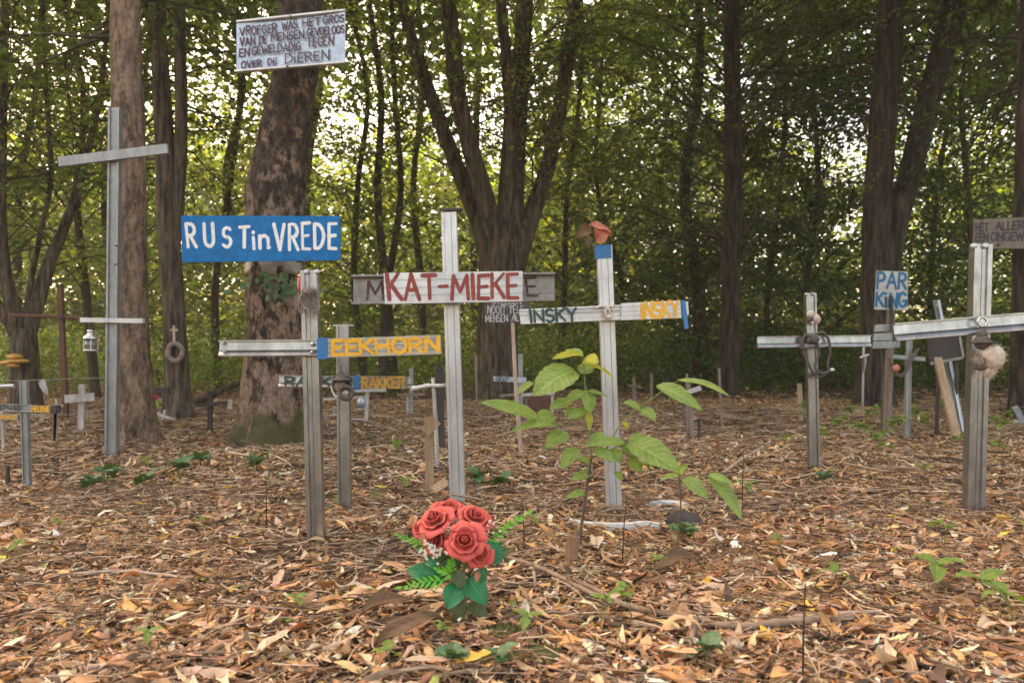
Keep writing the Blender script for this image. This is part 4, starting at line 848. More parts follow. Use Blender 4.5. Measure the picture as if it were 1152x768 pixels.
# dark, white and wooden crosses between the left trunks
Y = 8.3
x14 = cross_root('grave_cross', (169, 482), Y, 'black wooden cross half hidden behind the tan trunk')
post(x14, (170, 484), (168, 408), Y, 7, BOX, M['wood_dark'], .05); arm(x14, (150, 439), (191, 439), Y, 7, BOX, M['wood_dark'], .04, .05)
b = at(173, 447, Y - .08); fl = thing('red_flower', b, 'single red artificial flower on the black cross behind the tan trunk', 'flower')
MB().ball(b, .04, .03, .035, 12, 8, None, .2, 5, 4).build('bloom', M['red_plastic'], fl); mb = MB(); mb.leaf(b - [0, 0, .01], b + [.05, 0, -.09], .04, (0, -1, 0)); mb.build('leaf', M['fern'], fl)
Y = 9.15
x15 = cross_root('grave_cross', (182, 473), Y, 'little white cross leaning askew at the foot of the forked trunk')
post(x15, (180, 476), (186, 461), Y, 3, BOX, M['wood_white'], .02); arm(x15, (173, 464), (198, 472), Y, 2.8, BOX, M['wood_white'], .02, .025)
Y = 9.35
b = at(196, 375, Y); cf = thing('crucifix', b, 'small pale wooden crucifix nailed to the forked trunk', 'crucifix')
mb = MB(); mb.prism(at(196.3, 385, Y), at(196, 366, Y), BOX, .028, .02); mb.build('upright', M['stick'], cf); mb = MB(); mb.prism(at(192, 371, Y - .021), at(200.5, 371, Y - .021), BOX, .024, .015); mb.build('crosspiece', M['stick'], cf)
b = at(197, 396, Y); wr = thing('wreath', b, 'dark ring wreath hung on the forked trunk below the crucifix', 'wreath')
mb = MB(); mb.tube([b + np.array([.085 * math.cos(a), .01 * math.sin(5 * a), .10 * math.sin(a)]) for a in np.linspace(0, 6.283, 26)], .028, 9, False, True, .006, 3); mb.build('ring', M['fur'], wr)
mb = MB(); mb.tube([b + [0, 0, .1], b + [-.005, .02, .2]], .006, 5); mb.build('loop', M['twigbark'], wr)
Y = 7.8
x16 = cross_root('grave_cross', (237, 486), Y, 'low black wooden cross left of the plane tree')
post(x16, (237, 487), (237.5, 440), Y, 4.6, BOX, M['wood_dark'], .04); arm(x16, (221, 455.5), (256, 452.5), Y, 4.2, BOX, M['wood_dark'], .03, .04)
Y = 11.0
mk = cross_root('wood_marker', (259, 461), Y, 'tiny pale pointed marker left of the plane tree foot', 'marker', None); mb = MB(); mb.prism(at(258.5, 462, Y), at(259.5, 449, Y), BOX, .06, .02); mb.build('tag', M['wood_white'], mk)
b = gnd(215, 452); fb = thing('fallen_branch', b, 'dark fallen branch propped across the gap left of the plane tree', 'branch')
mb = MB(); mb.tube(spline([b, at(235, 446, 11.5), at(255, 436, 11.4), at(280, 427, 11.3)], 5), np.linspace(.07, .035, 16), 9, jit=.008); mb.build('wood', M['bark_dark'], fb)

# ---- signs on the plane tree
Y = 6.45
pn = pxpanel(Y, (203.5, 242.5), (382.5, 243), (382.5, 292.5), (205, 295)); b = pn.P(.5, .5)
sg = thing('painted_sign', b, 'blue board painted RUST in VREDE in white, nailed to the plane tree', 'sign')
slab(MB(), pn, .025).build('board', M['blue'], sg)
letters('lettering', sg, pn, [('RUST', .04, .425, .32, .78, 0, .62), ('in', .45, .55, .28, .70, 0, .3), ('VREDE', .59, .975, .25, .81, 0, .34)], .027, M['white_paint'], .003, 21, .05)
mb = MB(); mb.prism(pn.P(.6, .15, -.026), pn.P(.62, .85, -.026), BOX, .08, .03, (0, 1, 0)); mb.prism(pn.P(.6, .5, -.056), pn.P(.62, .55, -.2), BOX, .06, .05, (0, 0, 1)); mb.build('batten', M['wood_dark'], sg)
Y = 6.5
pn = Panel(at(267, 82, Y), at(389, 72, Y), at(389, 12, Y), at(267, 25, Y)); b = pn.P(.5, .5)
sg = thing('tin_sign', b, 'bluish tin sign with a four line Dutch text high on the plane tree', 'sign')
slab(MB(), pn, .006, ((0, 0), (1, 0)), 12, -.02).build('sheet', M['tin'], sg)
bow = .003
letters('lettering', sg, pn, [('VROEGER', .035, .37, .70, .86, .01), ('WAS', .42, .56, .735, .885, .01), ('HET', .61, .77, .75, .89, .01), ('GROS', .80, .985, .77, .91, .01), ('VAN DE', .035, .28, .50, .655, .01), ('MENSEN', .32, .62, .53, .68, .01), ('GEVOELOOS', .65, .99, .56, .70, .01),
   ('EN', .03, .115, .29, .44, .01), ('GEWELDADIG', .145, .59, .31, .46, .01), ('TEGEN', .65, .89, .36, .52, .01), ('OVER', .045, .23, .06, .19, .01), ('DE', .29, .37, .08, .2, .01), ('DiEREN', .45, .85, .085, .26, .015)], .0105, M['plum_paint'], .024, 22, .04)
mb = MB()
for a, c_ in (((0, .985), (1, .985)), ((0, .015), (1, .015))): mb.tube([pn.P(*a, .012), pn.P(*c_, .012)], .017, 8)
mb.build('rolled_edge', M['chrome'], sg)
for q in ((.47, .02), (.5, .97)): MB().lathe(pn.P(*q, .024), [(0, 0), (.012, 0), (.012, .006), (0, .01)], 8, (0, -1, 0)).build('nail', M['twigbark'], sg)
mb = MB(); mb.prism(pn.P(.46, .1, -.01), pn.P(.46, .9, -.01), BOX, .08, .02, (0, 1, 0)); mb.prism(pn.P(.46, .5, -.03), pn.P(.46, .52, -.16), BOX, .06, .05, (0, 0, 1)); mb.build('batten', M['wood_dark'], sg)
b = at(313, 303, 6.55)
ty_ = thing('plastic_wrap', b, 'strip of grey plastic sheet tied round the plane tree under the blue sign', 'plastic sheet')
mb = MB(); nb = 28; V = []
for j, z in enumerate((-.06, -.02, .02, .06)):
    ctr = at(310, 303, 7.0); V += [np.array([ctr[0] + (.255 + .006 * math.sin(9 * a + j)) * math.cos(a), ctr[1] + (.255 + .006 * math.sin(7 * a)) * math.sin(a), ctr[2] + z + .012 * math.sin(5 * a)]) for a in np.linspace(3.3, 6.1, nb)]
mb.add(V, [(j * nb + i, j * nb + i + 1, (j + 1) * nb + i + 1, (j + 1) * nb + i) for j in range(3) for i in range(nb - 1)], True); o = mb.build('sheet', M['shell'], ty_); o.modifiers.new('thickness', 'SOLIDIFY').thickness = .004
b = at(312, 322, 6.72); sp_ = thing('ivy_clump', b, 'clump of ivy leaves growing on the plane tree under the blue sign', 'ivy')
mb = MB(); r = np.random.default_rng(3)
for k in range(90):
    q = at(r.normal(308, 17), r.normal(321, 8), 6.70 - .06 * r.random()); d = unit(r.normal(0, 1, 3) + [0, -.4, -.6]); mb.leaf(q, q + d * r.uniform(.04, .075), r.uniform(.03, .05), (r.normal(0, .4), -1, .6), nl=4, nw=1, seed=k)
mb.build('leaves', M['ivyleaf'], sp_)
mb = MB(); mb.tube(spline([at(290, 330, 6.72), at(300, 318, 6.70), at(322, 322, 6.70), at(330, 312, 6.74)], 4), .006, 5); mb.build('stem', M['twigbark'], sp_)
kh = at(314, 339, 6.76)

# ---- middle distance between the crosses
Y = 4.42
mk = cross_root('plank_marker', (483, 553), Y, 'pale plank marker with a short diagonal board at its top', 'marker', None)
post(mk, (484, 554), (482.5, 469), Y, 9.5, BOX, M['wood'], .02, 'upright'); mb = MB(); mb.prism(at(478, 486, Y - .02), at(491.5, 472, Y - .02), BOX, .062, .018); mb.build('diagonal_board', M['wood'], mk)
Y = 4.32
mk = cross_root('broken_board', (488, 556), Y, 'splintered pale board leaning at the foot of the plank marker', 'board', None)
mb = MB(); A, B = at(480, 557, Y), at(503, 541, Y); mb.prism(A, B, [(-1, 0), (.8, 0), (1, 1), (-.7, 1)], .06, .015, (0, -.8, .6)); mb.build('plank', M['wood'], mk)
Y = 5.33
x17 = cross_root('grave_cross', (493, 526), Y, 'thin white pole cross with a crooked birch branch for an arm')
mb = MB(); mb.tube([at(492.5, 528, Y), at(490, 470, Y), at(487, 425, Y)], [.014, .013, .012], 9); mb.build('post', M['wood_white'], x17)
mb = MB(); mb.tube(spline([at(462, 437, Y - .03), at(472, 435.5, Y - .03), at(482, 433.5, Y - .03), at(495, 434, Y - .03), at(508, 432, Y - .03)], 5), np.linspace(.016, .012, 21), 9, jit=.004); mb.build('branch_arm', M['birch'], x17)
Y = 6.6
mk = cross_root('stake', (496, 502), Y, 'dark pointed stake just left of the tall red lettered cross', 'stake', None); mb = MB(); A, B = at(497, 503, Y), at(494.5, 413, Y); mb.prism(A, B, BOX, .055, .04); C0 = at(494.3, 407, Y); mb.prism(B, C0, [(-.9, 0), (.9, 0), (.9, .9), (-.9, .9)], .03, .03); mb.build('shaft', M['wood_dark'], mk)
Y = 10.6
x18 = cross_root('grave_cross', (463, 462), Y, 'small grey cross seen under the orange lettered plate')
post(x18, (463, 463), (463, 414), Y, 4.2, BOX, M['galv'], .04); arm(x18, (447, 444), (478, 443), Y, 3, BOX, M['wood_grey'], .03, .04)
for k, (px, lab) in enumerate([(459.5, 'left')]): post(x18, (458.5, 456), (458.5, 446), Y - .02, 2.6, BOX, M['wood_white'], .02, 'tag', 0)
Y = 9.3
tb = cross_root('open_white_stand', (402, 472), Y, 'white open frame of thin boards behind the RAKKER cross', 'frame', None)
for a, b_, w in (((412.5, 471), (413.5, 440), 4), ((386, 471.5), (387, 441), 3)): mb = MB(); mb.prism(at(*a, Y), at(*b_, Y), BOX, w / ppm(Y), .03); mb.build('leg', M['pale_board'], tb)
arm(tb, (380, 439.5), (435, 438.5), Y, 3.4, BOX, M['pale_board'], .05, .02, 'top_board'); arm(tb, (364, 449), (412, 446), Y, 2.4, BOX, M['pale_board'], .02, .0, 'middle_rail'); arm(tb, (394, 471), (414, 472), Y, 2.2, BOX, M['pale_board'], .02, .02, 'bottom_rail')
Y = 8.4
b = at(406.5, 452, Y + .6); gl = thing('glass_jar', b - [0, 0, .06], 'small greenish glass jar standing inside the white open frame', 'jar')
MB().lathe(b - [0, 0, .06], [(0, 0), (.045, 0), (.045, .08), (.03, .1), (.03, .11), (0, .11)], 14).build('jar', M['tin'], gl)
Y = 9.7
x19 = cross_root('grave_cross', (376, 468), Y, 'tiny white cross lying low between the two lettered left posts')
post(x19, (376.5, 470), (376, 458), Y, 2, BOX, M['wood_white'], .015); arm(x19, (365, 468), (383, 465.5), Y, 1.8, BOX, M['wood_white'], .015, .02)
Y = 9.8
pm = cross_root('bent_pipe', (538, 468), Y, 'pale bent pipe standing left of the fan of stems', 'pipe', None)
mb = MB(); mb.tube(spline([at(535.5, 400, Y), at(536, 430, Y), at(537, 460, Y), at(541, 468, Y - .05), at(549, 468.5, Y - .1)], 5), .017, 9); mb.build('tube', M['wood_grey'], pm)
Y = 6.1
b = gnd(586, 511)
sg = cross_root('dark_sign', (586, 511), Y, 'black board lettered NOOIT on a thin pale stick under the KAT-MIEKE arm', 'sign', None)
mb = MB(); mb.tube([at(586.5, 513, Y), at(580, 430, Y), at(576.5, 358, Y)], [.017, .016, .015], 9, jit=.001); mb.build('stick', M['stick'], sg)
pn = pxpanel(Y - .02, (545, 312), (596, 311), (596, 362), (545.5, 363)); slab(MB(), pn, .02).build('board', M['slate'], sg)
letters('lettering', sg, pn, [('STELLEN', .16, .80, .40, .56), ('NOOIT', .06, .46, .20, .36), ('TELE', .54, .86, .20, .36), ('MENSEN', .02, .50, .02, .17), ('ALT.', .60, .88, .03, .17)], .0065, M['pale_board'], .002, 31, .05)
Y = 9.9
x20 = cross_root('grave_cross', (586, 466), Y, 'grey cross with a small lettered arm beside the pale sign stick')
post(x20, (586, 467), (585.5, 398), Y, 5, BOX, M['galv'], .04)
pn = pxpanel(Y - .05, (555, 423), (592, 424.5), (592, 430.5), (555, 428.5)); pl = slab(MB(), pn, .03).build('crossbar', M['tin'], x20); letters('lettering', pl, pn, [('GEEF', .08, .48, .12, .88)], .011, M['green_paint'], .002, 32)
Y = 9.0
bx = cross_root('board_stand', (602, 474), Y, 'low brown board with pale edges standing behind the sapling', 'board', None)
slab(MB(), pxpanel(Y, (590, 449), (621, 447), (621, 463), (591, 464)), .03).build('panel', M['rust'], bx); arm(bx, (588, 444), (624, 442), Y, 3.2, BOX, M['wood_white'], .03, .02, 'top_rail')
post(bx, (621, 475), (621.5, 444), Y, 3, BOX, M['wood_white'], .02, 'leg'); post(bx, (592, 475), (592, 447), Y, 3, BOX, M['wood_grey'], .02, 'leg')
arm(bx, (562, 445), (586, 443), Y, 3, BOX, M['wood_grey'], .02, .0, 'side_rail')
Y = 7.55
x21 = cross_root('grave_cross', (777, 487), Y, 'weathered pale cross with a crooked arm behind the sapling, left of the straight dark trunk')
post(x21, (778.5, 488), (773, 425), Y, 4.5, BOX, M['wood_grey'], .03); arm(x21, (773, 441), (788, 436), Y, 5, BOX, M['pale_board'], .025, .03); post(x21, (773, 488), (772.5, 420), Y, 2, BOX, M['alu'], .015, 'rod')
for (px, pb, pt, lean, Yd, w, mt_, lab) in [(714, 456, 427, -1, 12.2, 3.0, 'wood_grey', 'short pale stake far back right of the INSKY post'), (812.5, 475, 414, -4, 8.8, 2.6, 'wood_grey', 'thin leaning stick just left of the straight dark trunk'), (786, 489, 470, 0, 7.3, 3.0, 'wood_dark', 'stubby dark stake beside the cross with the crooked arm'),
      (900.5, 472, 431, -2, 9.6, 4.5, 'wood', 'brown wooden stake just left of the leash cross'), (750, 450, 424, 0, 13.5, 3.5, 'wood_dark', 'far dark stake behind the right branch of the sapling'), (732, 446, 420, 1, 14.5, 3.2, 'wood_grey', 'far grey stake in the shade behind the sapling')]:
    s_ = cross_root('stake', (px, pb), Yd, lab, 'stake', 'stakes stuck in the leaf litter'); post(s_, (px, pb + 1), (px + lean, pt), Yd, w, BOX, M[mt_], w / ppm(Yd) * .8, 'shaft')
Y = 12.0
x22 = cross_root('grave_cross', (722, 455), Y, 'tiny far cross with a drooping arm in the shade')
post(x22, (712.5, 456), (713, 424), Y, 2.4, BOX, M['wood_grey'], .02); arm(x22, (706, 433), (722, 436), Y, 2, BOX, M['wood_grey'], .02, .02)

# ---- right middle ground
Y = 10.5
x23 = cross_root('grave_cross', (970, 462), Y, 'thin metal rod cross with a cloth strip right of the leash cross')
post(x23, (969.5, 464), (971, 386), Y, 2.6, BOX, M['alu'], .02); arm(x23, (967, 402), (977, 398.5), Y, 1.8, BOX, M['alu_white'], .015, .02); mb = MB(); mb.leaf(at(973, 399, Y - .03), at(972, 420, Y - .03), .035, (.2, -1, 0), .1, .3, wave=.15, shape=.6); mb.build('cloth_strip', M['shell'], x23)
Y = 8.1
ps = cross_root('parking_sign', (997, 482), Y, 'white board painted PAR KING in blue on a wooden pole', 'sign', None)
post(ps, (996, 484), (1001.5, 336), Y, 7, BOX, M['wood_grey'], .05, 'pole')
pn = pxpanel(Y - .06, (986.5, 304.5), (1021.5, 305.5), (1021, 349), (984, 348)); slab(MB(), pn, .015).build('board', M['pale_board'], ps)
letters('lettering', ps, pn, [('PAR', .04, .93, .56, .96), ('KiNG', .03, .96, .08, .45)], .029, M['teal_paint'], .002, 41, .05)
for k, (ya, yb) in enumerate([(365, 373), (375, 383), (384, 392)]):
    slab(MB(), pxpanel(Y - .056, (985 - k, ya), (1013, ya - 1), (1012.5, yb - 1), (984 - k, yb)), .03).build('slat', M['galv'], ps)
mb = MB(); mb.prism(at(1003, 373, Y - .09), at(1001.5, 333, Y - .09), BOX, .03, .02); mb.build('clamp', M['wood_dark'], ps)
Y = 7.65
x24 = cross_root('grave_cross', (1018, 488), Y, 'grey metal cross with dark wreath behind the large right cross')
post(x24, (1018.5, 490), (1021.5, 378), Y, 5.5, UCHAN, M['galv'], .04); arm(x24, (1004, 401), (1040, 404), Y, 5, ARM, M['galv'], .03, .045)
mb = MB(); cc = at(1012, 407, Y - .1); mb.tube(spline([at(1000, 402, Y - .09), at(1006, 418, Y - .1), at(1014, 423, Y - .1), at(1022, 412, Y - .1), at(1028, 400, Y - .09), at(1034, 392, Y - .09)], 5), .016, 8, jit=.004); mb.build('dark_vine', M['rope'], x24)
b = at(1008, 414, Y - .13); fl = thing('red_flower', b, 'faded red flower on the grey cross below the PAR KING board', 'flower'); MB().ball(b, .035, .025, .035, 12, 8, None, .2, 6, 4).build('bloom', M['coral'], fl)
post(cross_root('stake', (991.5, 476), 8.2, 'thin metal rod beside the wooden pole of the PAR KING board', 'stake', 'stakes stuck in the leaf litter'), (991.5, 478), (992, 395), 8.2, 2.2, BOX, M['alu'], .02, 'shaft')
Y = 7.4
pk = cross_root('leaning_plank', (1076, 490), Y, 'brown plank leaning beside the large right cross', 'plank', None); mb = MB(); mb.prism(at(1075.5, 492, Y), at(1047, 376, Y + .5), BOX, .075, .03); mb.build('plank', M['wood'], pk)
rl = cross_root('metal_rail', (1083, 486), Y + .25, 'bright metal rails leaning against the dark panel on the right', 'rail', None)
for dx, w, mt_ in ((0, 3.4, 'alu_white'), (-5, 3.0, 'alu_dark')): mb = MB(); mb.prism(at(1083 + dx, 486, Y + .25), at(1055 + dx, 338, Y + .75), UCHAN, w / ppm(Y), .02); mb.build('rail', M[mt_], rl)
Y = 7.75
b = at(1065, 383, Y); dp = thing('rimmed_board', b, 'dark square panel with a metal rim behind the crossbar of the large right cross', 'panel')
pn = pxpanel(Y, (1043, 368), (1076, 362), (1083, 402), (1046, 409)); slab(MB(), pn, .03).build('panel', M['wood_dark'], dp)
for a, c_ in (((0, 0), (1, 0)), ((1, 0), (1, 1)), ((1, 1), (0, 1))): mb = MB(); mb.prism(pn.P(*a, .002), pn.P(*c_, .002), BOX, .025, .012); mb.build('rim', M['alu_dark'], dp)
post(dp, (1052, 478), (1056, 400), Y + .05, 3, BOX, M['wood_dark'], .03, 'leg'); post(dp, (1076, 478), (1075, 398), Y + .05, 3, BOX, M['wood_dark'], .03, 'leg')
Y = 9.45
pn = Panel(at(1095.5, 280, Y), at(1215, 279, Y), at(1215, 241, Y), at(1096.5, 247, Y)); b = pn.P(.5, .5)
sg = thing('brown_sign', b, 'brown lettered board HET ALLERGROOTSTE on the trunk at the right edge', 'sign'); slab(MB(), pn, .025).build('board', M['wood_grey'], sg)
letters('lettering', sg, pn, [('HET', .015, .13, .6, .86), ('ALLERGROOTSTE', .20, .93, .62, .88), ('EEN', .015, .13, .26, .52), ('ONGEWOON', .16, .66, .26, .52)], .024, M['dark_paint'], .002, 51)
MB().lathe(pn.P(.225, .12, .002), [(0, 0), (.018, 0), (.018, .004), (0, .004)], 10, (0, -1, 0)).build('hole', M['slate'], sg)
Y = 7.5
b = at(1147, 470, Y); b[2] = float(gz(b[0], b[1]))
ca = thing('tin_can', b, 'pale blue metal can lying open at the right edge', 'can'); mb = MB(); A, B = at(1139, 459, Y), at(1147, 474, Y); mb.prism(A, B, UCHAN, .07, .05, (1, -.4, .2)); mb.build('trough', M['tin'], ca); mb = MB(); mb.prism(at(1140, 473, Y), at(1153, 474.5, Y), BOX, .02, .02); mb.build('lip', M['tin'], ca)

# ---- rim, dish and stump near the INSKY cross
Y = 3.55
b = gnd(690, 592); rm = thing('grave_edging', b, 'bent white plastic edging strip in front of the INSKY cross', 'edging')
def gp(px, py, z=0.0):
    g = gnd(px, py); g[2] = float(gz(g[0], g[1])) + z; return g
mb = MB(); pts = spline([gp(640, 590, .02), gp(642, 592, .025), gp(660, 597, .03), gp(685, 600, .035), gp(705, 600, .035), gp(725, 599, .04), gp(742, 598, .03)], 4)
n_ = len(pts); V = []
for p in pts: V += [p + [0, 0, .008], p + [0, 0, -.05], p + [0, .012, -.05], p + [0, .014, .01]]
mb.add(V, [(i * 4 + j, i * 4 + (j + 1) % 4, i * 4 + 4 + (j + 1) % 4, i * 4 + 4 + j) for i in range(n_ - 1) for j in range(4)] + [(0, 3, 2, 1), tuple(range(4 * n_ - 4, 4 * n_))]); mb.build('strip', M['white_plastic'], rm)
mb = MB(); mb.tube(spline([gp(662, 594, .05), gp(690, 586, .055), gp(718, 588, .05), gp(700, 595, .06), gp(668, 590, .05)], 6), .005, 6); mb.build('cane', M['twigbark'], rm)
for k, (a, b_) in enumerate([((672, 588), (716, 590)), ((684, 584), (726, 596)), ((660, 592), (704, 584))]): mb = MB(); mb.tube(spline([gp(*a, .04), gp((a[0] + b_[0]) / 2, (a[1] + b_[1]) / 2 - 4, .06), gp(*b_, .04)], 5), .004, 5); mb.build('cane', M['twigbark'], rm)
b = gp(769, 592); st_ = thing('stone_block', b, 'dark weathered stone right of the white edging strip', 'stone'); MB().ball(b + [0, 0, .02], .085, .06, .055, 16, 10, None, .12, 31, 2.5).build('stone', M['wood_dark'], st_)
b = gp(752, 573); ds = thing('broken_dish', b, 'broken white dish lying in the leaves right of the INSKY post', 'dish'); 
mb = MB(); n_ = 18; V = []
for j, (rr, zz) in enumerate([(.03, .012), (.05, .014), (.085, .026), (.088, .03)]): V += [b + np.array([rr * math.cos(a) * (1.2 - .2 * (i > 12)), rr * math.sin(a) * .8, zz + .01 * math.sin(a)]) for i, a in enumerate(np.linspace(0, 6.283, n_, endpoint=False))]
mb.add(V, [(j * n_ + i, j * n_ + (i + 1) % n_, (j + 1) * n_ + (i + 1) % n_, (j + 1) * n_ + i) for j in range(3) for i in range(n_)] + [tuple(range(n_))], True); o = mb.build('plate', M['alu_white'], ds); o.modifiers.new('thickness', 'SOLIDIFY').thickness = .005
b = gp(643, 636); sm = thing('small_stump', b, 'splintered little stump below the white edging strip', 'stump'); mb = MB(); mb.tube([b + [0, 0, -.02], b + [0, 0, .04], b + [.004, 0, .105]], [.034, .026, .02], 16, jit=.014); mb.tube([b + [.014, 0, .06], b + [.02, 0, .13]], [.012, .006], 6); mb.build('wood', M['deadwood'], sm)

# ---- fallen branches on the leaves
def gbranch(lab, pts, r0, r1, mt='twigbark', zs=None, name='fallen_branch', twigs=()):
    zs = zs or [.02] * len(pts); P = [gp(*p, z) for p, z in zip(pts, zs)]
    t_ = thing(name, P[0], lab, 'branch', 'fallen branches on the leaves'); Q = spline(P, 6); MB().tube(Q, np.linspace(r0, r1, len(Q)), 9, jit=r0 * .25, seed=len(lab)).build('wood', M[mt], t_)
    for a, b_ in twigs: mb = MB(); mb.tube(spline([gp(*a, .025), gp((a[0] + b_[0]) / 2, (a[1] + b_[1]) / 2 + 3, .035), gp(*b_, .015)], 4), np.linspace(r1 * .9, r1 * .3, 9), 6); mb.build('side_twig', M[mt], t_)
gbranch('long crooked branch lying from the bouquet towards the lower right', [(556, 632), (610, 652), (664, 678), (712, 693), (770, 703), (830, 716), (900, 712), (960, 702)], .007, .012, zs=[.03, .035, .03, .025, .02, .025, .03, .02], twigs=[((700, 690), (632, 652)), ((783, 707), (776, 738))])
gbranch('pale stick lying aslant right of the sapling', [(813, 534), (832, 524), (859, 512)], .011, .007, 'stick', [.03, .06, .10])
gbranch('dark twig curving left of the bouquet stems', [(420, 682), (455, 683), (490, 684), (520, 692)], .006, .004, 'bark_dark')
gbranch('thin dark branch reaching right from under the bouquet', [(552, 678), (580, 668), (606, 657), (634, 655)], .006, .004, 'bark_dark')
gbranch('brown twig behind the trifoliate seedling', [(560, 715), (590, 700), (630, 697), (700, 705)], .005, .004)
gbranch('pale straight stick across the lower right leaves', [(853, 712), (900, 702), (950, 697), (992, 694)], .008, .005, 'stick')
gbranch('long grey stick in the leaves right of the leash cross', [(850, 572), (880, 566), (906, 560), (918, 555)], .010, .006)
gbranch('grey stick behind the moss cushion on the right', [(1020, 551), (1050, 557), (1080, 563)], .010, .006)
gbranch('dark bent branch in the lower right corner', [(905, 722), (960, 733), (1015, 752), (1060, 764)], .009, .005, 'bark_dark')
gbranch('pale rotten stick in the left foreground', [(60, 655), (130, 648), (180, 652), (210, 658)], .008, .006, 'stick')
gbranch('thin grey stick in the bottom left foreground', [(95, 760), (130, 752), (168, 745)], .006, .004, 'stick')
gbranch('dark stick at the foot of the EEKHORN post', [(336, 622), (362, 612), (384, 602)], .009, .007, 'bark_dark', [.01, .03, .03])
gbranch('thin stick lying in front of the EEKHORN cross', [(262, 571), (300, 566), (345, 566)], .009, .006)
gbranch('slim curved twig below the RAKKER post', [(395, 625), (420, 608), (440, 590)], .007, .004)

# curled big dead leaves by the bouquet
for k, (b, t, w, no, lab, m_) in enumerate([((500, 712), (420, 738), .06, (.1, -.3, .95), 'big curled brown leaf lying left of the bouquet stems', 'deadbrown'), ((404, 704), (474, 690), .06, (-.1, -.3, .9), 'second big brown leaf, folded behind the curled one', 'deadbrown'),
       ((738, 651), (786, 640), .06, (0, -.5, .9), 'large tan leaf propped below the sapling', 'deadbrown')]):
    B, T = gp(*b, .03), gp(*t, .03); d_ = thing('dead_leaf', B, lab, 'dead leaf', 'large dead leaves'); mb = MB(); mb.leaf(B, T, w, no, .3, .45, 14, 5, .8, .04, .16, k); mb.build('blade', M[m_], d_)

# moss
for px, py, rx, lab in [(1043, 572, .12, 'flat moss cushion at the foot of the large right cross'), (636, 607, .06, 'moss patch below the white edging strip'), (565, 716, .07, 'moss patch right of the bouquet stems'), (606, 740, .07, 'moss patch in the bottom centre foreground')]:
    b = gp(px, py); m_ = thing('moss_cushion', b, lab, 'moss', 'moss cushions'); mb = MB(); mb.ball(b, rx, rx * .7, .028, 22, 12, None, .16, px, 4)
    r = np.random.default_rng(px)
    for k in range(260):
        a, q = r.uniform(0, 6.283), math.sqrt(r.random()); p = b + np.array([rx * q * math.cos(a), rx * .7 * q * math.sin(a), .028 * math.sqrt(max(0, 1 - q * q)) - .003]); d = r.normal(0, .005, 3) + [0, 0, .012]; s_ = unit(r.normal(0, 1, 3)) * .0022
        mb.add([p - s_, p + s_, p + d], [(0, 1, 2)])
    mb.build('cushion', M['moss'], m_)

# ---- rose bouquet
def rose(parent, c, axis, Rr, tone, seed):
    r = np.random.default_rng(seed); a = unit(axis); h = np.array([0, 0, 1.0]); e = unit(np.cross(a, h + [.01, .3, 0])); g = np.cross(a, e); V, F, C = [], [], []
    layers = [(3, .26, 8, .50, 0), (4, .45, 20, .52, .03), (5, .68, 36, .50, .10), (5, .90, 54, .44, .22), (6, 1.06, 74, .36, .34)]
    for li, (np_, rad, open_, hgt, curl) in enumerate(layers):
        for k in range(np_):
            ph = 6.283 * (k + r.uniform(-.12, .12)) / np_ + li * .7; wid = (6.283 / np_) * (.80 if li else 1.2); nu, nv = 7, 6; b0 = len(V); jr = r.normal(0, .05)
            for i in range(nv + 1):
                q = i / nv
                for j in range(nu + 1):
                    s_ = j / nu * 2 - 1; th = ph + s_ * wid * (.45 + .35 * math.sin(q * 2.2)); op = R(open_ + 6 * jr)
                    rr_ = Rr * rad * (.18 + (math.sin(op) * q + .25 * math.sin(q * 3.14)) * .82); zz = Rr * (hgt * 1.5 * math.cos(op * .75) * q + .10 - .15 * li * .35)
                    rim = max(0, q - .68) / .32; edge = 1 - .28 * s_ * s_ * q; rr_ *= (1 + curl * rim * rim) ; zz = zz * edge - Rr * curl * .42 * rim * rim * (1 + .25 * math.cos(3 * s_)); rr_ *= 1 - .05 * abs(s_) * rim
                    rr_ *= 1 + jr * q * 1.6 + .05 * math.sin(5 * s_ + k * 2 + li) * rim; zz += Rr * .06 * math.sin(4.3 * s_ + k + li * 2) * rim + Rr * jr * q * .8
                    V.append(c + e * (rr_ * math.cos(th)) + g * (rr_ * math.sin(th)) + a * zz)
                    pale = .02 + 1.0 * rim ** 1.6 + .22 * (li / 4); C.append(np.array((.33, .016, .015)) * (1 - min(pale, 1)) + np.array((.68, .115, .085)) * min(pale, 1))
            w_ = nu + 1; F += [(b0 + i * w_ + j, b0 + i * w_ + j + 1, b0 + (i + 1) * w_ + j + 1, b0 + (i + 1) * w_ + j) for i in range(nv) for j in range(nu)]
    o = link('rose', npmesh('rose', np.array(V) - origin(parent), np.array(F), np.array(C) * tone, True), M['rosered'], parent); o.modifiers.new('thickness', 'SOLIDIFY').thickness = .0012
    MB().lathe(c - a * Rr * .12, [(0, 0), (Rr * .16, Rr * .02), (Rr * .22, Rr * .14), (0, Rr * .16)], 10, a).build('calyx', M['plasticleaf'], o)
Y = 2.26
base = gp(526, 702)
bq = thing('rose_bouquet', base, 'bouquet of red artificial roses with green leaves planted in the foreground', 'flowers')
q = lambda a, b, o=0.0: at(a, b, Y + o)
ROSES = [((503, 571), (-.05, -.35, 1), 21, .06, .8), ((487, 583), (-.35, -.55, .85), 23, .0, .95), ((535, 580), (.35, -.5, .85), 21, .02, .95), ((486, 606), (-.45, -.9, .35), 17, -.01, .85), ((523, 606), (.08, -.9, .6), 22, -.05, 1.0), ((542, 621), (.35, -.9, .2), 15, -.03, 1.05), ((467, 592), (-.7, -.6, .5), 12, .02, .9)]
hub = q(521, 655)
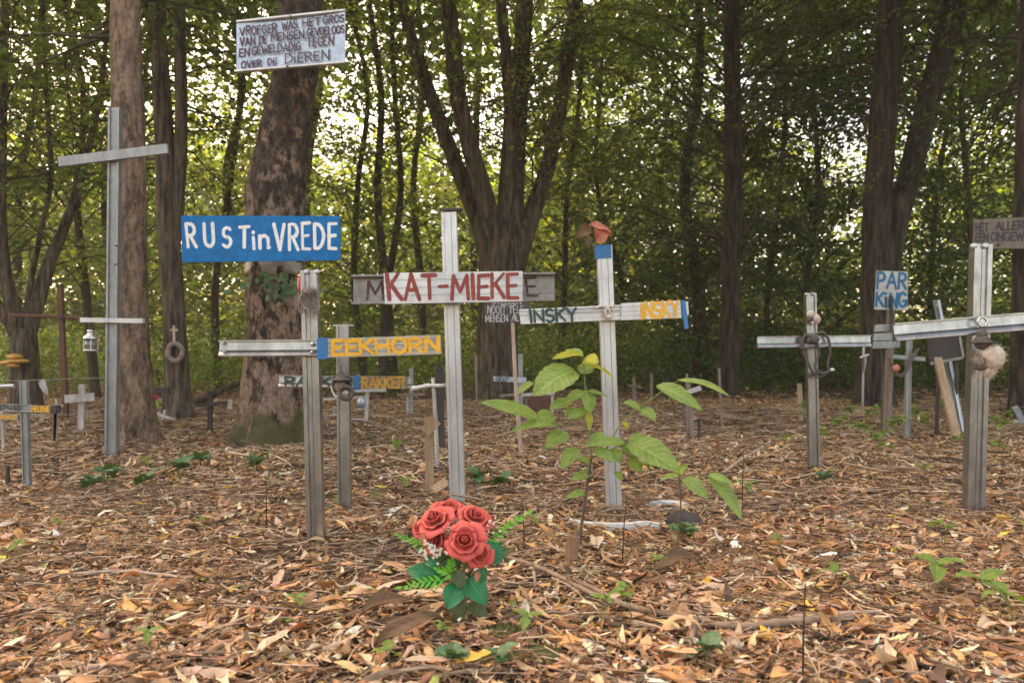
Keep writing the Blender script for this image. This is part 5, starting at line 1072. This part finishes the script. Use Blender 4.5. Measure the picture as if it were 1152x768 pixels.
for k, (p, ax, rp, o_, tn) in enumerate(ROSES):
    c = q(519 + (p[0] - 519) * .9, p[1] + rp * .15, o_); rose(bq, c, ax, rp / ppm(Y) * .72, tn, 60 + k)
    mb = MB(); mb.tube(spline([c - unit(ax) * .008, (c + hub) / 2 + [0, .012, -.01], hub, base + [random.uniform(-.006, .006), random.uniform(-.006, .006), -.03]], 5), .0032, 6); mb.build('stem', M['stembrown'] if k % 2 else M['stemgreen'], bq)
for k, (b, t, w, no, o1, o2, m_) in enumerate([((545, 632), (562, 609), 28, (.4, -.9, .5), 0, .03, 'plasticleaf'), ((545, 630), (578, 618), 20, (.3, -.6, .8), .02, .04, 'olive_leaf'), ((500, 650), (458, 640), 26, (-.3, -.9, .5), .02, .03, 'plasticleaf'), ((525, 650), (548, 680), 26, (.1, -.95, .45), -.02, -.06, 'plasticleaf'), ((517, 655), (504, 686), 25, (-.1, -.95, .4), -.02, -.06, 'plasticleaf'), ((512, 640), (522, 664), 16, (.2, -.9, .2), -.02, -.04, 'olive_leaf'),
      ((532, 655), (547, 638), 18, (.5, -.8, .3), 0, .01, 'plasticleaf'), ((520, 672), (511, 698), 17, (0, -.9, .4), -.01, -.03, 'olive_leaf'), ((524, 680), (550, 692), 16, (.2, -.8, .5), 0, -.03, 'olive_leaf'), ((524, 690), (512, 712), 16, (-.2, -.7, .6), -.01, -.04, 'olive_leaf'), ((500, 625), (478, 634), 20, (-.2, -.9, .3), .02, .02, 'plasticleaf'), ((505, 618), (512, 645), 26, (0, -1, .1), .01, .0, 'olive_leaf'), ((538, 642), (536, 655), 7, (0, -1, .2), -.03, -.05, 'coral'), ((482, 602), (470, 606), 9, (0, -1, .3), -.03, -.05, 'coral')]):
    MB().leaf(q(*b, o1), q(*t, o2), w / ppm(Y), no, .18, .3, 10, 4, .75, .03, .05, k).build('leaf', M[m_], bq)
def sprig(a, b_, n, ll, lw, o1, o2, mt, nm='fern_sprig'):
    A, B = q(*a, o1), q(*b_, o2); P = spline([A, (A + B) / 2 + [0, -.01, .008], B], 8); mb = MB(); mb.tube(P, np.linspace(.0022, .001, len(P)), 5)
    d = unit(B - A); up = unit(np.cross(d, [0, 1, .2])); up = up if up[2] > 0 else -up
    for k in range(n):
        f = .18 + .8 * k / n; i = int(f * (len(P) - 1)); s_ = 1 if k % 2 else -1; p = P[i]; L = ll * (1.15 - .65 * f); dd = unit(d * .75 + up * s_ * .8 + np.array([0, -.25, 0]))
        mb.leaf(p, p + dd * L, lw * (1.1 - .4 * f), (0.1, -1, .3), .2, .2, 5, 2, .8, 0, .0, k)
    mb.leaf(P[-1] - d * .002, P[-1] + d * ll * .6, lw, (0, -1, .3), .1, .2, 5, 2); return mb.build(nm, mt, bq)
sprig((505, 652), (452, 660), 13, .034, .008, -.02, -.07, M['fern']); sprig((482, 618), (448, 602), 11, .022, .007, .0, -.02, M['fern']); sprig((546, 612), (594, 577), 14, .026, .009, .02, .03, M['fern']); sprig((512, 648), (492, 640), 8, .026, .008, -.02, -.04, M['fern']); sprig((508, 650), (508, 628), 8, .024, .008, -.01, -.01, M['fern'])
mb = MB(); mbs = MB(); r = np.random.default_rng(5)
for k in range(46):
    p = q(488 + r.normal(0, 8), 619 + r.normal(0, 6), -.055 + r.normal(0, .008))
    for j in range(5):
        a = j * 1.2566 + k; mb.ball(p + [.0022 * math.cos(a), -.0008, .0022 * math.sin(a)], .0019, .0012, .0019, 6, 4)
    if k % 3 == 0: mbs.tube([q(503, 648, -.01), q(494, 632, -.03), p], .0006, 4)
mb.build('filler_blossoms', M['blossom'], bq); mbs.build('filler_stems', M['stemgreen'], bq)
for k in range(8):
    p = q(551 + r.normal(0, 6), 593 + r.normal(0, 4), .0); mb = MB(); mb.ball(p, .0035, .0028, .0032, 8, 6, None, .15, k); mb.build('bud', M['blossom'], bq)

# ---- broad leaved saplings
def plant_leaf(root, Y, b, t, w, nor, ob=0.0, ot=-.04, m_='sapleaf', droop=.16, fold=.2, seed=0):
    MB().leaf(at(*b, Y + ob), at(*t, Y + ot), (1.2 if root is sa else .95) * w / ppm(Y), nor, droop, fold, 12, 5, .72, .045, .05, seed).build('leaf', M[m_], root)
Y = 3.1
b = at(650, 618, Y); b[2] = float(gz(b[0], b[1]))
sa = thing('sapling', b, 'tall young sapling with big pale green leaves in front of the INSKY cross', 'sapling')
b2 = b.copy(); b2[2] -= .03
mb = MB(); mb.tube(spline([b2, at(655, 585, Y), at(665, 515, Y)], 8), np.linspace(.0075, .005, 17), 8, jit=.0006); mb.build('stem', M['stembrown'], sa)
mb = MB(); mb.tube(spline([at(665, 515, Y), at(662, 478, Y), at(658.5, 435, Y), at(656, 400, Y)], 6), np.linspace(.005, .0025, 19), 7); mb.build('green_stem', M['stemgreen'], sa)
mb = MB(); mb.tube(spline([at(665, 515, Y), at(686, 506, Y + .02), at(706, 497, Y + .03)], 6), np.linspace(.004, .002, 13), 7); mb.tube(spline([at(680, 508, Y + .03), at(702, 473, Y + .05), at(744, 441, Y + .04), at(765, 427, Y + .02)], 6), np.linspace(.004, .002, 19), 7); mb.build('side_branch', M['stemgreen'], sa)
F0 = (0.05, -.55, .85)
for k, (lb, lt, w, no, ob, ot, m_) in enumerate([
    ((646, 417), (600, 446), 34, (-.25, -.80, .55), -.02, -.14, 'sapleaf'), ((656, 400), (621, 404), 15, (-.2, -.5, .9), 0, -.05, 'sapyellow'), ((656, 400), (636, 393), 9, (0, -.5, .9), 0, .05, 'sapleaf'), ((656, 405), (674, 408), 17, (.2, -.8, .5), 0, -.05, 'sapyellow'), ((657, 408), (690, 426), 11, (.4, -.4, .8), 0, -.02, 'sapyellow'), ((652, 420), (668, 412), 16, F0, 0, .05, 'sapleaf'),
    ((600, 430), (581, 444), 9, (-.3, -.7, .6), .02, -.02, 'sapleaf'), ((606, 472), (539, 453), 17, (.1, -.75, .7), .0, -.12, 'sapleaf'), ((627, 478), (575, 485), 13, (-.1, -.6, .8), .0, -.08, 'sapleaf'), ((625, 468), (601, 473), 18, (-.1, -.7, .7), .03, 0, 'sapleaf'), ((638, 486), (614, 504), 19, (-.2, -.75, .6), .02, -.03, 'sapleaf'), ((658, 438), (664, 466), 15, (.3, -.9, .2), 0, -.04, 'sapleaf'), ((658, 440), (634, 455), 11, (-.3, -.8, .4), 0, -.05, 'sapleaf'), ((661, 460), (638, 472), 10, (-.2, -.8, .5), 0, -.05, 'sapleaf'), ((661, 462), (663, 484), 8, (.3, -.9, .3), 0, -.03, 'sapyellow'), ((660, 440), (684, 447), 7, (.2, -.5, .8), 0, -.02, 'sapleaf'),
    ((706, 498), (768, 535), 31, (.2, -.75, .65), .03, -.12, 'sapleaf'), ((704, 498), (655, 503), 14, (-.05, -.6, .8), .03, -.02, 'sapleaf'), ((707, 497), (737, 497), 15, (.1, -.7, .7), .03, .09, 'sapleaf'), ((690, 504), (697, 522), 12, (.2, -.8, .5), .02, -.02, 'sapleaf'), ((650, 504), (632, 528), 17, (-.3, -.75, .55), .02, -.04, 'sapleaf'), ((664, 532), (642, 541), 11, (-.2, -.7, .6), .02, -.03, 'sapleaf'), ((660, 555), (636, 560), 10, (-.1, -.6, .8), .02, -.03, 'sapleaf'), ((706, 515), (722, 532), 12, (.2, -.8, .5), .03, 0, 'sapleaf'), ((692, 530), (700, 541), 8, F0, .02, .0, 'sapleaf'),
    ((763, 427), (822, 446), 11, (.15, -.55, .85), .02, -.06, 'sapleaf'), ((738, 433), (791, 463), 18, (.25, -.8, .55), .03, -.06, 'sapleaf'), ((722, 461), (701, 453), 12, (-.1, -.7, .7), .05, 0, 'sapleaf'), ((721, 459), (737, 474), 15, (.3, -.8, .45), .05, 0, 'sapleaf'), ((668, 505), (690, 520), 13, (.3, -.8, .5), 0, -.05, 'sapleaf'), ((664, 520), (648, 517), 9, (-.2, -.7, .7), 0, -.03, 'sapleaf'), ((655, 470), (632, 462), 12, (-.2, -.7, .7), .02, .03, 'sapleaf'), ((640, 452), (618, 460), 12, (-.2, -.8, .5), .03, .0, 'sapleaf'), ((664, 498), (680, 486), 10, (.2, -.8, .5), .02, .05, 'sapleaf'), ((612, 480), (590, 468), 13, (-.1, -.7, .7), .03, .01, 'sapleaf'), ((700, 500), (718, 512), 15, (.2, -.8, .5), .03, .0, 'sapleaf'), ((702, 474), (706, 482), 6, (.2, -.8, .4), .05, .03, 'sapyellow')]):
    plant_leaf(sa, Y, lb, lt, w, no, ob, ot, m_, seed=k)
mb = MB()
for lb, s0, o0 in [((606, 472), (661, 478), 0), ((646, 417), (657, 425), -.02), ((627, 478), (662, 480), 0), ((638, 486), (663, 488), .02), ((600, 430), (657, 432), .02), ((625, 468), (661, 470), .03), ((650, 504), (665, 505), .02)]: mb.tube([at(*s0, Y), at(*lb, Y + o0)], .0013, 5)
mb.build('leaf_stalks', M['stemgreen'], sa)
Y = 2.87
b = at(760, 634, Y); b[2] = float(gz(b[0], b[1])) - .02
sb = thing('sapling', b, 'smaller thin sapling with drooping leaves right of the tall one', 'sapling')
mb = MB(); mb.tube(spline([b, at(763, 600, Y), at(766, 560, Y), at(763, 532, Y)], 6), np.linspace(.004, .002, 19), 7); mb.build('stem', M['stembrown'], sb)
mb = MB(); mb.tube(spline([at(764, 545, Y), at(780, 534, Y + .02), at(797, 534, Y + .03)], 5), .0016, 6); mb.build('side_branch', M['stemgreen'], sb)
for k, (lb, lt, w, no) in enumerate([((768, 538), (797, 561), 21, (.2, -.75, .6)), ((797, 536), (835, 585), 21, (.35, -.75, .5)), ((797, 534), (826, 546), 12, (.1, -.7, .7)), ((764, 534), (742, 541), 9, (-.2, -.6, .8)), ((764, 532), (774, 522), 9, (.1, -.8, .5))]): plant_leaf(sb, Y, lb, lt, w, no, 0.01, -.04, seed=90 + k)

for px, pb, pt, lean, lab in [(903, 768, 655, 3, 'thin bare dry stem standing in the lower right foreground'), (700, 642, 560, 5, 'bare dry stem right of the splintered stump'), (300, 605, 540, -1, 'bare dry stem left of the EEKHORN post'), (590, 620, 560, -3, 'bare dry stem between the roses and the sapling'), (835, 570, 505, 2, 'bare dry stem behind the smaller sapling')]:
    b = gp(px, pb); d_ = thing('dry_stem', b, lab, 'stem', 'bare dry stems'); yy = b[1]; MB().tube(spline([b - [0, 0, .02], at(px + lean * .3, (pb + pt) / 2, yy), at(px + lean, pt, yy + .02)], 4), np.linspace(.0028, .0014, 9), 5).build('stalk', M['bark_dark'], d_)
# ---- seedlings and ivy on the ground: one of each kind, then copies
def copy_thing(src, loc, rz, sc, lab):
    r_ = src.copy(); col.objects.link(r_); r_.location = Vector([float(c) for c in loc]); r_.rotation_euler = (0, 0, rz); r_.scale = (sc, sc, sc); r_['label'] = lab
    for ch in src.children: c_ = ch.copy(); col.objects.link(c_); c_.parent = r_
    return r_
def seedling(name, lab, cat, grp, stems, n, L, W, h, mt, seed, flat=.3):
    r = np.random.default_rng(seed); t_ = thing(name, (0, 0, 0), lab, cat, grp)
    for s_ in range(stems):
        a0 = r.uniform(0, 6.28); top = np.array([math.cos(a0) * h * .35, math.sin(a0) * h * .35, h * r.uniform(.75, 1.1)]); mb = MB(); mb.tube(spline([np.array([0, 0, -.01]), top * .5 + [0, 0, .01], top], 4), np.linspace(.002, .0012, 9), 5); mb.build('stem', M['stemgreen'], t_)
        for k in range(n):
            a = a0 + 6.283 * k / n + r.normal(0, .25); d = np.array([math.cos(a), math.sin(a), r.normal(.0, flat)]); l_ = L * r.uniform(.75, 1.15); MB().leaf(top, top + unit(d) * l_, W * l_ / L, (0, -.35, 1), .2, .2, 8, 3, .75, .06, .06, seed + k).build('leaf', M[mt], t_)
    return t_
S1 = seedling('seedling', 'x', 'seedling', 'green seedlings on the leaf litter', 1, 4, .075, .042, .06, 'seedleaf', 11)
S2 = seedling('seedling', 'x', 'seedling', 'green seedlings on the leaf litter', 2, 4, .06, .034, .10, 'seedleaf', 12)
S3 = seedling('ivy_plant', 'x', 'ivy', 'ivy plants on the leaf litter', 3, 3, .06, .055, .035, 'ivyleaf', 13)
S4 = seedling('seedling', 'x', 'seedling', 'green seedlings on the leaf litter', 3, 5, .10, .055, .20, 'seedleaf', 14)
first = {}
def put(S, px, py, rz, sc, lab):
    g = gp(px, py, .022)
    if id(S) not in first:
        first[id(S)] = 1; S.location = Vector([float(c) for c in g]); S.rotation_euler = (0, 0, rz); S.scale = (sc, sc, sc); S['label'] = lab
    else: copy_thing(S, g, rz, sc, lab)
for a in [(S1, 590, 722, .3, .75, 'three leaved seedling right of the bouquet stems'), (S1, 334, 692, 1.2, .55, 'bright seedling left of the bouquet in open leaves'), (S1, 440, 758, 2.2, .7, 'yellow green sprout at the bottom edge left of centre'), (S3, 508, 757, .4, .8, 'ivy leaf rosette at the bottom edge, left one of two'), (S3, 556, 762, 1.9, .8, 'ivy leaf rosette at the bottom edge, right one of two'), (S1, 575, 695, 4.0, .5, 'pale yellow seedling tucked right beside the bouquet'),
    (S2, 712, 708, .6, .8, 'small seedling on the long crooked branch'), (S3, 795, 755, 2.5, .8, 'low fern like ivy at the bottom edge right of centre'), (S2, 735, 655, 3.0, .6, 'yellowing sprout below the smaller sapling'), (S1, 945, 665, 2.0, .9, 'grey green seedling in the lower right leaves'), (S1, 1052, 668, 0.1, 1.3, 'broad leaved seedling on the right, nearest the moss cushion'), (S1, 1112, 690, 1.0, 1.35, 'broad leaved seedling nearest the lower right corner'), (S2, 1062, 620, 2.0, .9, 'fresh green sprig in front of the large right cross'),
    (S1, 1100, 566, .5, .8, 'small bright seedling at the foot of the large right cross'), (S2, 1130, 520, .7, 1.3, 'bushy seedling right of the large right cross'), (S4, 965, 498, .2, .8, 'leafy seedling between the leash cross and the wooden pole'), (S4, 940, 488, 1.7, .8, 'leafy seedling directly right of the leash cross'), (S4, 1010, 492, 2.9, .9, 'leafy seedling under the PAR KING board'), (S4, 1045, 488, 4.1, .8, 'leafy seedling at the foot of the leaning plank'), (S4, 1125, 492, 5.3, .9, 'leafy seedling behind the large right cross'), (S4, 985, 478, 3.3, .9, 'leafy seedling by the rod cross'),
    (S3, 120, 545, 1.0, 1.6, 'dull ivy patch in front of the tall two armed cross'), (S3, 100, 557, 2.0, 1.6, 'dull ivy patch left of the tall two armed cross'), (S3, 200, 540, 3.0, 1.6, 'dull ivy patch in front of the tan trunk'), (S3, 225, 528, .5, 1.6, 'dull ivy patch between the tan trunk and the plane tree'), (S3, 285, 532, 1.5, 1.6, 'dull ivy patch before the plane tree foot'), (S3, 160, 552, 2.2, 1.4, 'dull ivy patch in the left leaves, lowest of the row'), (S3, 560, 555, 2.2, 1.5, 'dull ivy patch right of the tall red lettered cross'), (S3, 540, 548, 4.2, 1.4, 'dull ivy patch close by the tall red lettered cross'),
    (S1, 163, 528, 1.4, .9, 'single yellow green seedling in front of the tan trunk'), (S1, 455, 555, .9, .9, 'pale seedling left of the plank marker'), (S2, 440, 520, 3.9, 1.3, 'seedling between the RAKKER cross and the plank marker'), (S1, 428, 572, 2.9, .8, 'pale low seedling right of the RAKKER post'), (S1, 378, 574, .2, .6, 'tiny green seedling at the foot of the RAKKER post'), (S2, 735, 545, 1.2, 1.1, 'seedling in the leaves behind the white dish'), (S3, 768, 612, .2, 1.1, 'ivy at the foot of the dark stone'), (S1, 15, 632, .3, .7, 'small seedling at the left edge of the foreground'), (S1, 165, 735, .9, .6, 'small two leaved seedling in the left foreground'), (S2, 880, 625, .4, .5, 'tiny yellow seedling in the right leaves')] + [(S, px, py, rz, sc, lab) for S, px, py, rz, sc, lab in [
    (S2, 905, 476, .4, 1.2, 'seedling left of the leash cross foot, by the brown stake'), (S4, 1075, 505, 1.1, .6, 'low seedling just left of the large right cross'), (S4, 1140, 478, 2.4, .8, 'leafy seedling near the pale blue can'), (S2, 880, 505, 3.0, 1.1, 'low seedling left behind the leash cross'), (S1, 840, 560, .7, 1.0, 'lone seedling in the leaves right of the smaller sapling'), (S2, 1000, 520, 1.9, 1.2, 'seedling in front of the wooden sign pole'), (S1, 1040, 535, 3.6, 1.0, 'seedling midway between the sign pole and the large right cross'), (S3, 925, 545, .8, 1.2, 'ivy sprig in front of the leash cross'),
    (S4, 900, 470, .9, .8, 'leafy seedling by the brown stake'), (S4, 955, 475, 2.2, .9, 'leafy seedling left of the rod cross'), (S4, 930, 505, 4.2, .7, 'low leafy seedling before the leash cross group'), (S4, 1030, 478, 5.1, .9, 'leafy seedling beside the grey metal post'), (S4, 1095, 478, 3.7, .9, 'leafy seedling far behind the large right cross'), (S4, 985, 508, 1.3, .7, 'low leafy seedling in front of the wooden sign pole'), (S4, 1060, 470, .3, .9, 'leafy seedling behind the leaning plank'), (S2, 676, 705, 5.0, .55, 'small sprout above the long crooked branch'), (S1, 1140, 700, 2.2, 1.2, 'broad leaved seedling cut by the lower right edge'), (S2, 505, 735, 1.3, .5, 'tiny sprout in front of the bouquet stems'), (S1, 230, 600, 2.6, .6, 'tiny seedling in the left leaves before the EEKHORN cross'), (S2, 70, 610, 1.6, .6, 'little sprig in the left leaves'), (S1, 600, 598, 1.1, .7, 'small seedling right of the roses'), (S3, 655, 540, 2.0, 1.0, 'ivy sprig beside the sapling stem'), (S2, 620, 520, .3, 1.0, 'green sprig left behind the sapling')]]: put(*a)
